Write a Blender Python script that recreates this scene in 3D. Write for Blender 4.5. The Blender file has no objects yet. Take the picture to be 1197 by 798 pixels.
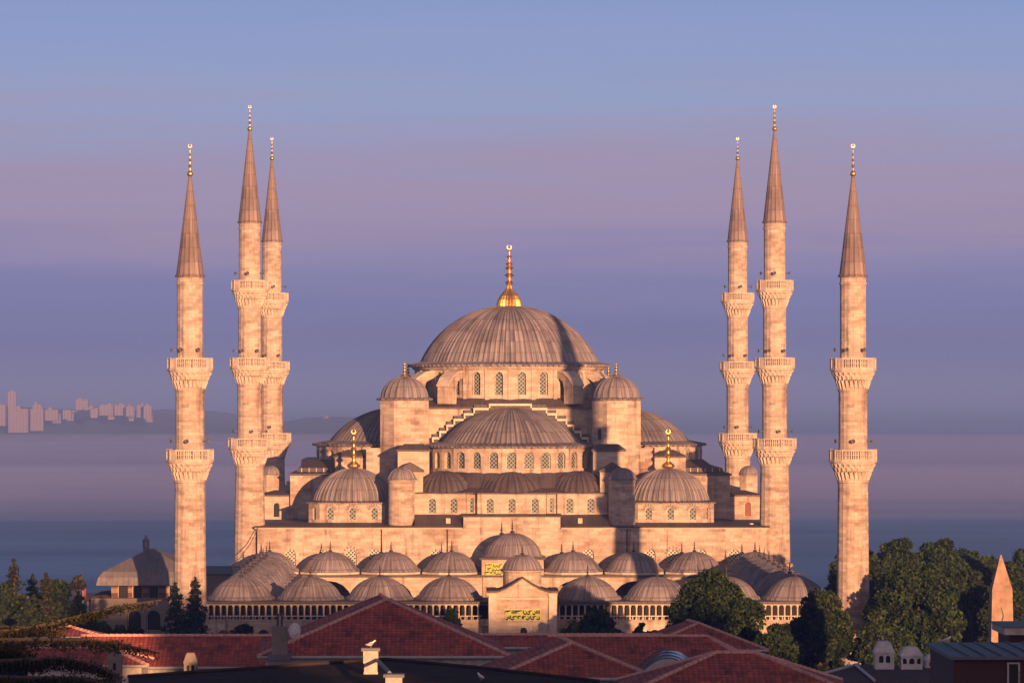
import bpy, math, random
import numpy as np
from mathutils import Vector
from mathutils.geometry import tessellate_polygon
PI = math.pi
random.seed(7); rng = np.random.default_rng(7)
SC = bpy.context.scene
COL = SC.collection
F = 4385.0; HZ = 458.0; VX = 550.0; CAMZ = 31.0      # focal length in photo pixels, horizon row, vanishing column, eye height

# ------------------------------------------------------------------ camera
cam = bpy.data.cameras.new('camera'); cam_o = bpy.data.objects.new('camera', cam); COL.objects.link(cam_o)
cam.sensor_width = 36; cam.lens = 36*F/1197.0
cam.shift_x = (598.5-VX)/1197.0; cam.shift_y = (HZ-399)/1197.0
cam.clip_start = 1; cam.clip_end = 90000
cam_o.location = (0, 0, CAMZ); cam_o.rotation_euler = (math.radians(90), 0, 0)
SC.camera = cam_o
# ------------------------------------------------------------------ exposure
SC.view_settings.view_transform = 'Standard'; SC.view_settings.look = 'None'
SC.view_settings.exposure = 1.05; SC.view_settings.gamma = 1
SC.view_settings.use_curve_mapping = False
EXPO = 2**1.05
SC.cycles.use_denoising = True
SC.cycles.max_bounces = 6; SC.cycles.volume_bounces = 1
SUN_EL, SUN_AZ = 5.0, 15.8                           # sun low behind the viewpoint, a little to the right
# ------------------------------------------------------------------ world
def srgb(r, g, b):
    f = lambda c: c/12.92 if c <= .04045 else ((c+.055)/1.055)**2.4
    return (f(r/255), f(g/255), f(b/255), 1)
G_ = lambda v: (v, v, v, 1)
W = bpy.data.worlds.new('World'); SC.world = W; W.use_nodes = True
nt = W.node_tree; nt.nodes.clear()
def node(t, ty, **kw):
    n = t.nodes.new(ty)
    for k, v in kw.items(): setattr(n, k, v)
    return n
def ramp_set(rn, stops, interp='LINEAR'):
    cr = rn.color_ramp; cr.interpolation = interp
    while len(cr.elements) > 1: cr.elements.remove(cr.elements[-1])
    cr.elements[0].position = stops[0][0]; cr.elements[0].color = stops[0][1]
    for p, c in stops[1:]:
        e = cr.elements.new(p); e.color = c
out = node(nt, 'ShaderNodeOutputWorld'); bg = node(nt, 'ShaderNodeBackground')
sky = node(nt, 'ShaderNodeTexSky', sky_type='NISHITA', sun_disc=False)
sky.sun_elevation = math.radians(SUN_EL); sky.sun_rotation = math.radians(180-SUN_AZ)
sky.altitude = 60; sky.dust_density = 1.5; sky.air_density = 1.2; sky.ozone_density = 3
SKY_STRENGTH = 0.05
tc = node(nt, 'ShaderNodeTexCoord'); sep = node(nt, 'ShaderNodeSeparateXYZ')
nt.links.new(tc.outputs['Generated'], sep.inputs[0])
# thin twilight cloud bands: stretched noise bends the belt's height a little
mp = node(nt, 'ShaderNodeMapping'); mp.inputs['Scale'].default_value = (3, 3, 55)
nz = node(nt, 'ShaderNodeTexNoise'); nz.inputs['Scale'].default_value = 1.6; nz.inputs['Detail'].default_value = 4; nz.inputs['Roughness'].default_value = .55
nt.links.new(tc.outputs['Generated'], mp.inputs[0]); nt.links.new(mp.outputs[0], nz.inputs['Vector'])
ad = node(nt, 'ShaderNodeMath', operation='MULTIPLY_ADD'); ad.inputs[1].default_value = .022; 
sb = node(nt, 'ShaderNodeMath', operation='SUBTRACT'); sb.inputs[1].default_value = .011
nt.links.new(nz.outputs['Fac'], ad.inputs[0]); nt.links.new(sep.outputs['Z'], ad.inputs[2]); nt.links.new(ad.outputs[0], sb.inputs[0])
mr = node(nt, 'ShaderNodeMapRange'); mr.inputs['From Min'].default_value = 0; mr.inputs['From Max'].default_value = .2
nt.links.new(sb.outputs[0], mr.inputs['Value'])
rp = node(nt, 'ShaderNodeValToRGB')
E = lambda y: ((HZ-y)/F)/.2
SKYCOL = [(E(458), srgb(112,110,156)), (E(400), srgb(116,117,163)), (E(345), srgb(122,125,173)), (E(295), srgb(134,133,178)),
          (E(250), srgb(158,144,178)), (E(208), srgb(162,150,182)), (E(165), srgb(155,157,192)), (E(105), srgb(150,163,201)),
          (E(0), srgb(136,157,206)), (E(-150), srgb(112,140,204)), (1, srgb(98,128,196))]
ramp_set(rp, SKYCOL)
nt.links.new(mr.outputs[0], rp.inputs[0])
mpv = node(nt, 'ShaderNodeMapping'); mpv.inputs['Scale'].default_value = (5, 5, 90); mpv.inputs['Rotation'].default_value = (0, .004, 0)
nv = node(nt, 'ShaderNodeTexNoise'); nv.inputs['Scale'].default_value = 1.3; nv.inputs['Detail'].default_value = 6; nv.inputs['Roughness'].default_value = .6; nv.inputs['Distortion'].default_value = .6
nt.links.new(tc.outputs['Generated'], mpv.inputs[0]); nt.links.new(mpv.outputs[0], nv.inputs['Vector'])
vr = node(nt, 'ShaderNodeValToRGB'); ramp_set(vr, [(.38, G_(0)), (.68, G_(.75))]); nt.links.new(nv.outputs['Fac'], vr.inputs[0])
zb = node(nt, 'ShaderNodeValToRGB'); ramp_set(zb, [(0, G_(.1)), (.12, G_(.15)), (.22, G_(.8)), (.34, G_(.75)), (.45, G_(.1)), (1, G_(0))]); nt.links.new(mr.outputs[0], zb.inputs[0])
vm = node(nt, 'ShaderNodeMath', operation='MULTIPLY'); nt.links.new(vr.outputs[0], vm.inputs[0]); nt.links.new(zb.outputs[0], vm.inputs[1])
veil = node(nt, 'ShaderNodeMixRGB'); veil.inputs[2].default_value = srgb(168,148,172)
nt.links.new(vm.outputs[0], veil.inputs[0]); nt.links.new(rp.outputs[0], veil.inputs[1])
dv = node(nt, 'ShaderNodeMixRGB', blend_type='MULTIPLY'); dv.inputs[0].default_value = 1
dv.inputs[2].default_value = (1/EXPO/SKY_STRENGTH,)*3 + (1,)
nt.links.new(veil.outputs[0], dv.inputs[1])
mr2 = node(nt, 'ShaderNodeMapRange', interpolation_type='SMOOTHSTEP'); mr2.inputs['From Min'].default_value = .13; mr2.inputs['From Max'].default_value = .4
nt.links.new(sep.outputs['Z'], mr2.inputs['Value'])
mx = node(nt, 'ShaderNodeMixRGB'); nt.links.new(mr2.outputs[0], mx.inputs[0]); nt.links.new(dv.outputs[0], mx.inputs[1]); nt.links.new(sky.outputs[0], mx.inputs[2])
# afterglow round the low sun, behind the viewpoint
sd_ = node(nt, 'ShaderNodeVectorMath', operation='DOT_PRODUCT'); sd_.inputs[1].default_value = (math.sin(math.radians(SUN_AZ)), -math.cos(math.radians(SUN_AZ)), .08)
nt.links.new(tc.outputs['Generated'], sd_.inputs[0])
g1 = node(nt, 'ShaderNodeMapRange', interpolation_type='SMOOTHSTEP'); g1.inputs['From Min'].default_value = .1; g1.inputs['From Max'].default_value = 1.0; nt.links.new(sd_.outputs['Value'], g1.inputs['Value'])
gl = node(nt, 'ShaderNodeMixRGB', blend_type='ADD'); gl.inputs[2].default_value = (.5/EXPO/SKY_STRENGTH, .24/EXPO/SKY_STRENGTH, .15/EXPO/SKY_STRENGTH, 1)
nt.links.new(g1.outputs[0], gl.inputs[0]); nt.links.new(mx.outputs[0], gl.inputs[1])
nt.links.new(gl.outputs[0], bg.inputs[0]); bg.inputs[1].default_value = SKY_STRENGTH
nt.links.new(bg.outputs[0], out.inputs[0])
# ------------------------------------------------------------------ sun
sl = bpy.data.lights.new('sun', 'SUN'); sl.energy = 5.0; sl.angle = math.radians(.5); sl.color = (1, .49, .228)
so = bpy.data.objects.new('sun', sl); COL.objects.link(so)
to_sun = Vector((math.sin(math.radians(SUN_AZ))*math.cos(math.radians(SUN_EL)), -math.cos(math.radians(SUN_AZ))*math.cos(math.radians(SUN_EL)), math.sin(math.radians(SUN_EL))))
so.rotation_euler = to_sun.to_track_quat('Z', 'Y').to_euler(); so.location = (60, -60, 120)

# ------------------------------------------------------------------ helpers
def X(px, Y): return (px-VX)*Y/F
def Z(py, Y): return CAMZ-(py-HZ)*Y/F
class MB:
    """collects faces; build() links them as ONE mesh object"""
    def __init__(s): s.v = []; s.f = []; s.uv = {}
    def add(s, vs, fs):
        o = len(s.v); s.v += [tuple(p) for p in vs]; s.f += [tuple(i+o for i in f) for f in fs]; return s
    def box(s, x0, x1, y0, y1, z0, z1):
        return s.add([(x0,y0,z0),(x1,y0,z0),(x1,y1,z0),(x0,y1,z0),(x0,y0,z1),(x1,y0,z1),(x1,y1,z1),(x0,y1,z1)],
                     [(0,3,2,1),(4,5,6,7),(0,1,5,4),(1,2,6,5),(2,3,7,6),(3,0,4,7)])
    def prism(s, poly, z0, z1, top=True, bottom=True):
        n = len(poly); vs = [(x,y,z0) for x,y in poly]+[(x,y,z1) for x,y in poly]
        fs = [(i,(i+1)%n,(i+1)%n+n,i+n) for i in range(n)]
        if top: fs.append(tuple(range(n,2*n)))
        if bottom: fs.append(tuple(range(n-1,-1,-1)))
        return s.add(vs, fs)
    def extx(s, prof, x0, x1):          # profile [(y,z)] extruded along x
        n = len(prof); vs = [(x0,y,z) for y,z in prof]+[(x1,y,z) for y,z in prof]
        fs = [(i,i+n,(i+1)%n+n,(i+1)%n) for i in range(n)]+[tuple(range(n)), tuple(range(2*n-1,n-1,-1))]
        return s.add(vs, fs)
    def exty(s, prof, y0, y1):          # profile [(x,z)] extruded along y
        n = len(prof); vs = [(x,y0,z) for x,z in prof]+[(x,y1,z) for x,z in prof]
        fs = [(i,(i+1)%n,(i+1)%n+n,i+n) for i in range(n)]+[tuple(range(n-1,-1,-1)), tuple(range(n,2*n))]
        return s.add(vs, fs)
    def loft(s, rings, closed=True, cap0=False, cap1=False):
        n = len(rings[0]); vs = [p for r in rings for p in r]; fs = []
        for k in range(len(rings)-1):
            for i in range(n if closed else n-1):
                j = (i+1) % n; fs.append((k*n+i, k*n+j, (k+1)*n+j, (k+1)*n+i))
        if cap0: fs.append(tuple(range(n-1,-1,-1)))
        if cap1: fs.append(tuple(range((len(rings)-1)*n, len(rings)*n)))
        return s.add(vs, fs)
    def lathe(s, prof, n=24, c=(0,0,0), mod=None, cap0=False, cap1=False, ph=0):
        rings = []
        for r, z in prof:
            rg = []
            for i in range(n):
                a = 2*PI*i/n+ph; rr = r*(mod(i) if mod else 1)
                rg.append((c[0]+rr*math.cos(a), c[1]+rr*math.sin(a), c[2]+z))
            rings.append(rg)
        return s.loft(rings, True, cap0, cap1)
    def tube(s, pts, rad, n=6, cap=True):
        rings = []
        for k, p in enumerate(pts):
            p = Vector(p); d = (Vector(pts[min(k+1,len(pts)-1)])-Vector(pts[max(k-1,0)])).normalized()
            a = d.cross(Vector((0,0,1)) if abs(d.z) < .9 else Vector((1,0,0))).normalized(); b = d.cross(a)
            r = rad[k] if isinstance(rad, (list, tuple)) else rad
            rings.append([tuple(p+(a*math.cos(2*PI*i/n)-b*math.sin(2*PI*i/n))*r) for i in range(n)])
        return s.loft(rings, True, cap, cap)
    def build(s, name, mat, parent=None, loc=(0,0,0), rz=0, smooth=False, kind=None):
        me = bpy.data.meshes.new(name); me.from_pydata(s.v, [], s.f)
        if s.uv:
            ul = me.uv_layers.new(name='UVMap')
            for p in me.polygons:
                if p.index in s.uv:
                    for li, uv in zip(p.loop_indices, s.uv[p.index]): ul.data[li].uv = uv
        for m in (mat if isinstance(mat, (list, tuple)) else [mat]): me.materials.append(m)
        if smooth: me.polygons.foreach_set('use_smooth', [True]*len(me.polygons))
        me.update()
        return link(name, me, parent, loc, rz, kind)
def link(name, me, parent=None, loc=(0,0,0), rz=0, kind=None):
    o = bpy.data.objects.new(name, me); COL.objects.link(o); o.location = loc; o.rotation_euler = (0,0,rz)
    if parent: o.parent = parent
    if kind: o['kind'] = kind
    return o
def tag(o, label, cat, group=None):
    o['label'] = label; o['category'] = cat
    if group: o['group'] = group
    return o
def thing(name, loc, label, cat, group=None, rz=0):
    o = bpy.data.objects.new(name, None); COL.objects.link(o); o.location = loc; o.rotation_euler = (0,0,rz)
    return tag(o, label, cat, group)
def dup(o, parent=None, loc=None, rz=None):
    c = o.copy(); COL.objects.link(c)
    c.parent = parent if parent else o.parent
    if loc is not None: c.location = loc
    if rz is not None: c.rotation_euler = (0,0,rz)
    for ch in list(o.children): dup(ch, c)
    return c

# ------------------------------------------------------------------ materials
def mat(name):
    m = bpy.data.materials.new(name); m.use_nodes = True; t = m.node_tree
    return m, t, t.nodes['Principled BSDF']
def math_(t, op, a, b=None):
    n = node(t, 'ShaderNodeMath', operation=op)
    for i, q in enumerate((a, b)):
        if q is None: continue
        if isinstance(q, (int, float)): n.inputs[i].default_value = q
        else: t.links.new(q, n.inputs[i])
    return n.outputs[0]
def comb(t, x, y, z):
    n = node(t, 'ShaderNodeCombineXYZ')
    for i, q in enumerate((x, y, z)):
        if isinstance(q, (int, float)): n.inputs[i].default_value = q
        else: t.links.new(q, n.inputs[i])
    return n.outputs[0]
def noise(t, vec, scale, detail=4, rough=.55):
    n = node(t, 'ShaderNodeTexNoise'); n.inputs['Scale'].default_value = scale; n.inputs['Detail'].default_value = detail; n.inputs['Roughness'].default_value = rough
    if vec is not None: t.links.new(vec, n.inputs['Vector'])
    return n.outputs['Fac']
def ramp(t, fac, stops, interp='LINEAR'):
    n = node(t, 'ShaderNodeValToRGB'); ramp_set(n, stops, interp); t.links.new(fac, n.inputs[0]); return n.outputs[0]
def mixc(t, mode, fac, a, b):
    n = node(t, 'ShaderNodeMixRGB', blend_type=mode)
    for i, q in enumerate((fac, a, b)):
        if isinstance(q, (int, float)): n.inputs[i].default_value = q
        elif isinstance(q, tuple): n.inputs[i].default_value = q
        else: t.links.new(q, n.inputs[i])
    return n.outputs[0]
def bump(t, bs, h, strength=.5, dist=.05):
    n = node(t, 'ShaderNodeBump'); n.inputs['Strength'].default_value = strength; n.inputs['Distance'].default_value = dist
    t.links.new(h, n.inputs['Height']); t.links.new(n.outputs[0], bs.inputs['Normal'])
G = lambda v: (v, v, v, 1)
def xyz(t, sock):
    n = node(t, 'ShaderNodeSeparateXYZ'); t.links.new(sock, n.inputs[0]); return n.outputs
def wall_uv(t):
    g = node(t, 'ShaderNodeNewGeometry'); p = xyz(t, g.outputs['Position']); nn = xyz(t, g.outputs['True Normal'])
    s = math_(t, 'GREATER_THAN', math_(t, 'ABSOLUTE', nn[0]), math_(t, 'ABSOLUTE', nn[1]))
    u = math_(t, 'ADD', math_(t, 'MULTIPLY', p[0], math_(t, 'SUBTRACT', 1, s)), math_(t, 'MULTIPLY', p[1], s))
    return u, p[2], g
def radial_uv(t, k=2.0):
    tcn = node(t, 'ShaderNodeTexCoord'); p = xyz(t, tcn.outputs['Object'])
    return math_(t, 'MULTIPLY', math_(t, 'ARCTAN2', p[1], p[0]), k), p[2], tcn.outputs['Object']
def stone(name, base, radial=False, bw=1.2, bh=.48, dark=.45, stain=.75):
    m, t, bs = mat(name)
    if radial: u, v, pv = radial_uv(t, radial)
    else: u, v, g = wall_uv(t); pv = g.outputs['Position']
    uv = comb(t, u, v, 0)
    b = node(t, 'ShaderNodeTexBrick'); t.links.new(uv, b.inputs['Vector'])
    b.inputs['Scale'].default_value = 1; b.inputs['Brick Width'].default_value = bw; b.inputs['Row Height'].default_value = bh
    b.inputs['Mortar Size'].default_value = .014; b.inputs['Mortar Smooth'].default_value = .4; b.inputs['Bias'].default_value = -.1
    b.inputs['Color1'].default_value = G(1.0); b.inputs['Color2'].default_value = G(dark); b.inputs['Mortar'].default_value = G(.5)
    # per-course tone change, large weather patches and rain streaks
    course = noise(t, comb(t, math_(t, 'MULTIPLY', u, .22), math_(t, 'MULTIPLY', v, 1.1), 0), 1.0, 3)
    c1 = ramp(t, course, [(.3, (.72,.62,.55,1)), (.48, G(.97)), (.7, (1.06,1.03,.98,1))])
    patch = ramp(t, noise(t, pv, .22, 5, .6), [(.32, (.66,.56,.5,1)), (.5, G(1)), (.72, (1.1,1.08,1.05,1))])
    streak = ramp(t, noise(t, comb(t, math_(t, 'MULTIPLY', u, 1.0), math_(t, 'MULTIPLY', v, .07), 3.3), 1.0, 4, .6), [(.3, (.3,.22,.2,1)), (.43, G(.97)), (1, G(1))])
    c = mixc(t, 'MULTIPLY', .75, base, b.outputs['Color'])
    c = mixc(t, 'MULTIPLY', .85, c, c1); c = mixc(t, 'MULTIPLY', .9, c, patch); c = mixc(t, 'MULTIPLY', stain, c, streak)
    fine = noise(t, pv, 3.5, 5, .65); c = mixc(t, 'MULTIPLY', .5, c, ramp(t, fine, [(.25, G(.6)), (.6, G(1.08))]))
    t.links.new(c, bs.inputs['Base Color']); bs.inputs['Roughness'].default_value = .9
    bump(t, bs, math_(t, 'ADD', math_(t, 'MULTIPLY', b.outputs['Fac'], -.6), fine), .35, .04)
    return m
def lead_dome(name, base, nr):
    m, t, bs = mat(name); u, v, pv = radial_uv(t, 1.0)
    st = noise(t, comb(t, math_(t, 'MULTIPLY', u, nr*.5), math_(t, 'MULTIPLY', v, .12), 0), 1.0, 4, .65)
    c = mixc(t, 'MULTIPLY', .9, base, ramp(t, st, [(.3, (.3,.27,.29,1)), (.46, G(.9)), (.66, (1.55,1.5,1.42,1))]))
    c = mixc(t, 'MULTIPLY', .7, c, ramp(t, noise(t, pv, .35, 5, .6), [(.33, (.55,.5,.52,1)), (.5, G(1)), (.7, (1.25,1.2,1.15,1))]))
    idx = comb(t, math_(t, 'FLOOR', math_(t, 'MULTIPLY', u, nr/6.2832)), math_(t, 'FLOOR', math_(t, 'MULTIPLY', v, .62)), 0)
    wn = node(t, 'ShaderNodeTexWhiteNoise'); wn.noise_dimensions = '2D'; t.links.new(idx, wn.inputs['Vector'])
    c = mixc(t, 'MULTIPLY', .8, c, ramp(t, wn.outputs['Value'], [(0, (.6,.57,.58,1)), (.25, G(.9)), (.75, G(1.05)), (1, (1.3,1.27,1.25,1))]))
    sf = math_(t, 'FRACT', math_(t, 'MULTIPLY', u, nr/6.2832))
    c = mixc(t, 'MULTIPLY', .75 if nr > 60 else .45, c, ramp(t, sf, [(0, G(.35)), (.12, G(.5)), (.24, G(1)), (.85, G(1)), (1, G(.45))]))  # rib seams darkened in the colour to strengthen their slight shading
    # cross laps of the lead sheets
    lap = math_(t, 'FRACT', math_(t, 'MULTIPLY', v, .62))
    lapl = ramp(t, lap, [(0, G(.4)), (.06, G(.55)), (.11, G(1)), (1, G(1))])
    c = mixc(t, 'MULTIPLY', .45, c, lapl)
    t.links.new(c, bs.inputs['Base Color']); bs.inputs['Roughness'].default_value = .62; bs.inputs['Metallic'].default_value = .0
    bs.inputs['Specular IOR Level'].default_value = .35
    bump(t, bs, noise(t, pv, 2.2, 4, .6), .25, .08)
    return m
def lead_flat(name, base):
    m, t, bs = mat(name); u, v, g = wall_uv(t); p = xyz(t, g.outputs['Position'])
    seam = math_(t, 'FRACT', math_(t, 'MULTIPLY', p[0], 1.5))
    sl_ = ramp(t, seam, [(0, G(.45)), (.08, G(.6)), (.14, G(1)), (1, G(1))])
    c = mixc(t, 'MULTIPLY', .5, base, sl_)
    c = mixc(t, 'MULTIPLY', .8, c, ramp(t, noise(t, comb(t, p[0], math_(t, 'MULTIPLY', p[1], .3), p[2]), .7, 5, .65), [(.3, (.5,.45,.45,1)), (.5, G(1)), (.7, (1.3,1.2,1.15,1))]))
    t.links.new(c, bs.inputs['Base Color']); bs.inputs['Roughness'].default_value = .6
    bump(t, bs, sl_, .4, .06)
    return m
def plain(name, c, rough=.7, metal=0, var=.35, scale=2.0, bmp=.2):
    m, t, bs = mat(name); g = node(t, 'ShaderNodeNewGeometry')
    f = noise(t, g.outputs['Position'], scale, 5, .6)
    t.links.new(mixc(t, 'MULTIPLY', var, (c[0],c[1],c[2],1), ramp(t, f, [(.3, G(.45)), (.6, G(1.15))])), bs.inputs['Base Color'])
    bs.inputs['Roughness'].default_value = rough; bs.inputs['Metallic'].default_value = metal
    if bmp: bump(t, bs, f, bmp, .03)
    return m
def lattice(name, light, darkc, sc):
    m, t, bs = mat(name); tcn = node(t, 'ShaderNodeTexCoord'); p = xyz(t, tcn.outputs['Object'])
    a = math_(t, 'MULTIPLY', math_(t, 'ADD', p[0], p[2]), sc); b = math_(t, 'MULTIPLY', math_(t, 'SUBTRACT', p[0], p[2]), sc)
    d = math_(t, 'MULTIPLY', math_(t, 'ABSOLUTE', math_(t, 'SINE', a)), math_(t, 'ABSOLUTE', math_(t, 'SINE', b)))
    f = ramp(t, d, [(.34, light), (.46, darkc)])
    t.links.new(f, bs.inputs['Base Color']); bs.inputs['Roughness'].default_value = .6
    bump(t, bs, d, -.5, .05)
    return m
def tile(name, base, dk):
    m, t, bs = mat(name); uvn = node(t, 'ShaderNodeUVMap'); p = xyz(t, uvn.outputs[0])
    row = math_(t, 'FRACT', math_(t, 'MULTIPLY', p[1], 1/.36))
    colw = math_(t, 'ABSOLUTE', math_(t, 'SINE', math_(t, 'MULTIPLY', p[0], PI/.28)))
    idx = comb(t, math_(t, 'FLOOR', math_(t, 'MULTIPLY', p[0], 1/.28)), math_(t, 'FLOOR', math_(t, 'MULTIPLY', p[1], 1/.36)), 0)
    wn = node(t, 'ShaderNodeTexWhiteNoise'); wn.noise_dimensions = '2D'; t.links.new(idx, wn.inputs['Vector'])
    c = mixc(t, 'MIX', wn.outputs['Value'], base, dk)
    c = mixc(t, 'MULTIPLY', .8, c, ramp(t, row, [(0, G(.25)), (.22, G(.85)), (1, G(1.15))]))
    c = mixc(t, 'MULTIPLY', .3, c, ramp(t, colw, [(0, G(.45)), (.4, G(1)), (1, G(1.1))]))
    c = mixc(t, 'MULTIPLY', .8, c, ramp(t, noise(t, uvn.outputs[0], .5, 6, .7), [(.34, (.3,.32,.32,1)), (.5, G(1)), (.66, (1.4,1.2,1.15,1))]))
    t.links.new(c, bs.inputs['Base Color']); bs.inputs['Roughness'].default_value = .8
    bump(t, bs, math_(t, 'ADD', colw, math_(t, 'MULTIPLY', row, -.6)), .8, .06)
    return m
def leaf(name, c0, c1, c2):
    m, t, bs = mat(name); g = node(t, 'ShaderNodeNewGeometry')
    c = ramp(t, g.outputs['Random Per Island'], [(0, c0), (.55, c1), (1, c2)])
    c = mixc(t, 'MULTIPLY', .8, c, ramp(t, noise(t, g.outputs['Position'], .45, 3), [(.35, G(.5)), (.65, G(1.25))]))
    t.links.new(c, bs.inputs['Base Color']); bs.inputs['Roughness'].default_value = .75; bs.inputs['Specular IOR Level'].default_value = .15
    return m
M = {}
M['stone'] = stone('weathered_ashlar', (.56,.465,.385,1))
M['stone2'] = stone('pale_ashlar', (.57,.475,.38,1), stain=1, dark=.62)
M['shaft'] = stone('minaret_ashlar', (.54,.45,.37,1), radial=2.0, bw=1.05, bh=.4, dark=.45, stain=.6)
M['trim'] = plain('pale_limestone', (.53,.455,.375), .85, var=.5, scale=1.2)
M['coping'] = plain('cream_coping', (.64,.54,.42), .8, var=.4)
M['lead'] = lead_dome('lead_sheet_dome', (.215,.197,.217,1), 104)
M['lead_small'] = lead_dome('lead_sheet_small_dome', (.2,.183,.203,1), 32)
M['lead_shaded'] = lead_dome('shaded_lead_sheet_dome', (.075,.06,.064,1), 30)  # shade of grazing sun put into a darker copy of the lead
M['lead_half'] = lead_dome('lead_sheet_half_dome', (.165,.152,.17,1), 84)
M['lead_grid'] = lead_flat('lead_sheet_hip_roof', (.14,.13,.145,1))
M['lead_flat'] = lead_flat('lead_sheet_roof', (.062,.047,.05,1))
M['spire'] = lead_dome('lead_sheet_spire', (.19,.15,.145,1), 16)
M['gold'] = plain('gilded_copper', (.78,.5,.13), .42, 1, .3, 3, .05)
M['bronze'] = plain('dark_bronze', (.09,.07,.06), .5, .6)
M['lattice'] = lattice('pierced_stone_pane', (.2,.235,.21,1), (.01,.016,.018,1), 5.6)
M['lattice_big'] = lattice('pierced_stone_pane_coarse', (.5,.5,.4,1), (.025,.035,.035,1), 6.0)
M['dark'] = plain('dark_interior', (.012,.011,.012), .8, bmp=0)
M['voussoir'] = plain('grey_voussoir', (.2,.16,.14), .9)
M['panel'] = plain('gilded_panel', (.4,.41,.05), .5, 0, .5, 3)
M['ink'] = plain('dark_green_lettering', (.02,.05,.045), .5)
M['horn'] = plain('loudspeaker_grey', (.1,.095,.09), .5, var=.2)
M['white'] = plain('white_paint', (.55,.54,.52), .6, var=.5)
M['render'] = plain('pale_render', (.5,.44,.37), .85, var=.6, scale=3)
M['greyrender'] = plain('grey_brown_render', (.2,.17,.145), .9)
M['metal'] = plain('dull_zinc', (.11,.12,.14), .6, .2)
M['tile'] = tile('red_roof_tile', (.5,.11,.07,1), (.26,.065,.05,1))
M['ridge'] = plain('mortared_ridge_tile', (.6,.34,.28), .9, var=.5, scale=3)
M['gutter'] = plain('grey_gutter', (.4,.38,.38), .5)
M['bitumen'] = plain('dark_bitumen', (.05,.036,.032), .95, var=.6, scale=.8)
M['bitumen'].node_tree.nodes['Principled BSDF'].inputs['Specular IOR Level'].default_value = 0.05
M['maroon'] = plain('maroon_cladding', (.045,.012,.012), .7)
M['glass'] = plain('skylight_glass', (.3,.38,.5), .12, 0, .1, 1, 0)
M['granite'] = plain('pink_granite', (.36,.235,.165), .8, var=.75, scale=.9)
M['bark'] = plain('bark', (.09,.065,.045), .95, var=.6)
M['leaf'] = leaf('broad_leaf', (.013,.028,.008,1), (.026,.048,.013,1), (.058,.078,.02,1))
M['leaf2'] = leaf('dark_leaf', (.012,.024,.009,1), (.024,.042,.013,1), (.055,.07,.022,1))
M['conifer'] = leaf('conifer_needle', (.012,.022,.014,1), (.022,.036,.02,1), (.04,.055,.025,1))
M['cedar'] = leaf('cedar_needle', (.014,.017,.008,1), (.03,.032,.011,1), (.06,.056,.017,1))
M['gull'] = plain('white_feathers', (.8,.8,.78), .7, var=.1)
M['gullgrey'] = plain('grey_feathers', (.35,.36,.38), .7, var=.1)
M['beak'] = plain('yellow_beak', (.6,.4,.05), .5, var=.1)
M['door'] = plain('red_brown_door', (.2,.035,.015), .6)
M['red'] = plain('faded_red_cloth', (.45,.05,.06), .8)

# ------------------------------------------------------------------ setting: ground, sea, far shore
def grid(name, xs, ys, hf, m, smooth=True):
    mb = MB(); nx = len(xs)
    mb.v = [(x, y, hf(x, y)) for y in ys for x in xs]
    mb.f = [(j*nx+i, j*nx+i+1, (j+1)*nx+i+1, (j+1)*nx+i) for j in range(len(ys)-1) for i in range(nx-1)]
    return mb.build(name, m, smooth=smooth, kind='structure')
def sstep(a, b, x):
    t = min(1, max(0, (x-a)/(b-a))); return t*t*(3-2*t)
def ground_h(x, y):
    h = -39*sstep(572, 940, y) - 2*sstep(420, 300, y)
    return h + .3*math.sin(x*.07)*math.sin(y*.05) - .31
gm, t, bs = mat('dry_earth'); g = node(t, 'ShaderNodeNewGeometry')
t.links.new(ramp(t, noise(t, g.outputs['Position'], .12, 6, .6), [(.35, (.035,.042,.02,1)), (.5, (.075,.065,.045,1)), (.7, (.12,.1,.075,1))]), bs.inputs['Base Color']); bs.inputs['Roughness'].default_value = .95
grid('ground', np.linspace(-700, 700, 71), list(np.linspace(-120, 560, 35))+list(np.linspace(575, 1200, 30)), ground_h, gm)
wm, t, bs = mat('sea_water'); g = node(t, 'ShaderNodeNewGeometry'); p = xyz(t, g.outputs['Position'])
bs.inputs['Base Color'].default_value = (.012,.035,.07,1); bs.inputs['IOR'].default_value = 1.33
sv = comb(t, math_(t, 'MULTIPLY', p[0], .012), math_(t, 'MULTIPLY', p[1], .05), 0)
chop = noise(t, comb(t, math_(t, 'MULTIPLY', p[0], .05), math_(t, 'MULTIPLY', p[1], .12), 0), 1.0, 5, .65)
swell = noise(t, sv, .5, 4, .6)
slick = ramp(t, noise(t, comb(t, math_(t, 'MULTIPLY', p[0], .0016), math_(t, 'MULTIPLY', p[1], .006), 0), 1.0, 5, .6), [(.35, G(.3)), (.65, G(.4))])
t.links.new(slick, bs.inputs['Roughness'])
bump(t, bs, math_(t, 'ADD', chop, swell), .6, 1.6)
grid('sea', np.linspace(-14000, 14000, 29), np.concatenate([np.linspace(860, 3000, 20), np.linspace(3300, 40000, 26)]), lambda x, y: -36.0, wm)
hm, t, bs = mat('far_scrub'); g = node(t, 'ShaderNodeNewGeometry')
t.links.new(ramp(t, noise(t, g.outputs['Position'], .012, 5), [(.35, (.03,.042,.028,1)), (.65, (.07,.075,.055,1))]), bs.inputs['Base Color']); bs.inputs['Roughness'].default_value = .95
def hill_h(x, y):
    px = VX+x*F/5300
    crest = np.interp(px, [-400,-60,0,40,80,130,175,200,235,300,345,385,425,470,600,700,800,900,1000,1100,1250,1700],
                          [474,474,477,482,478,480,482,486,495,497,489,488,491,499,512,514,514,514,514,514,514,514])
    top = 31-(crest-458)*5300/F+36
    f = sstep(5000, 5350, y)*(1-.15*sstep(5500, 6400, y))
    return -39.5+(top+1.5)*f+2.5*f*math.sin(x*.013+y*.004)
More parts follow.
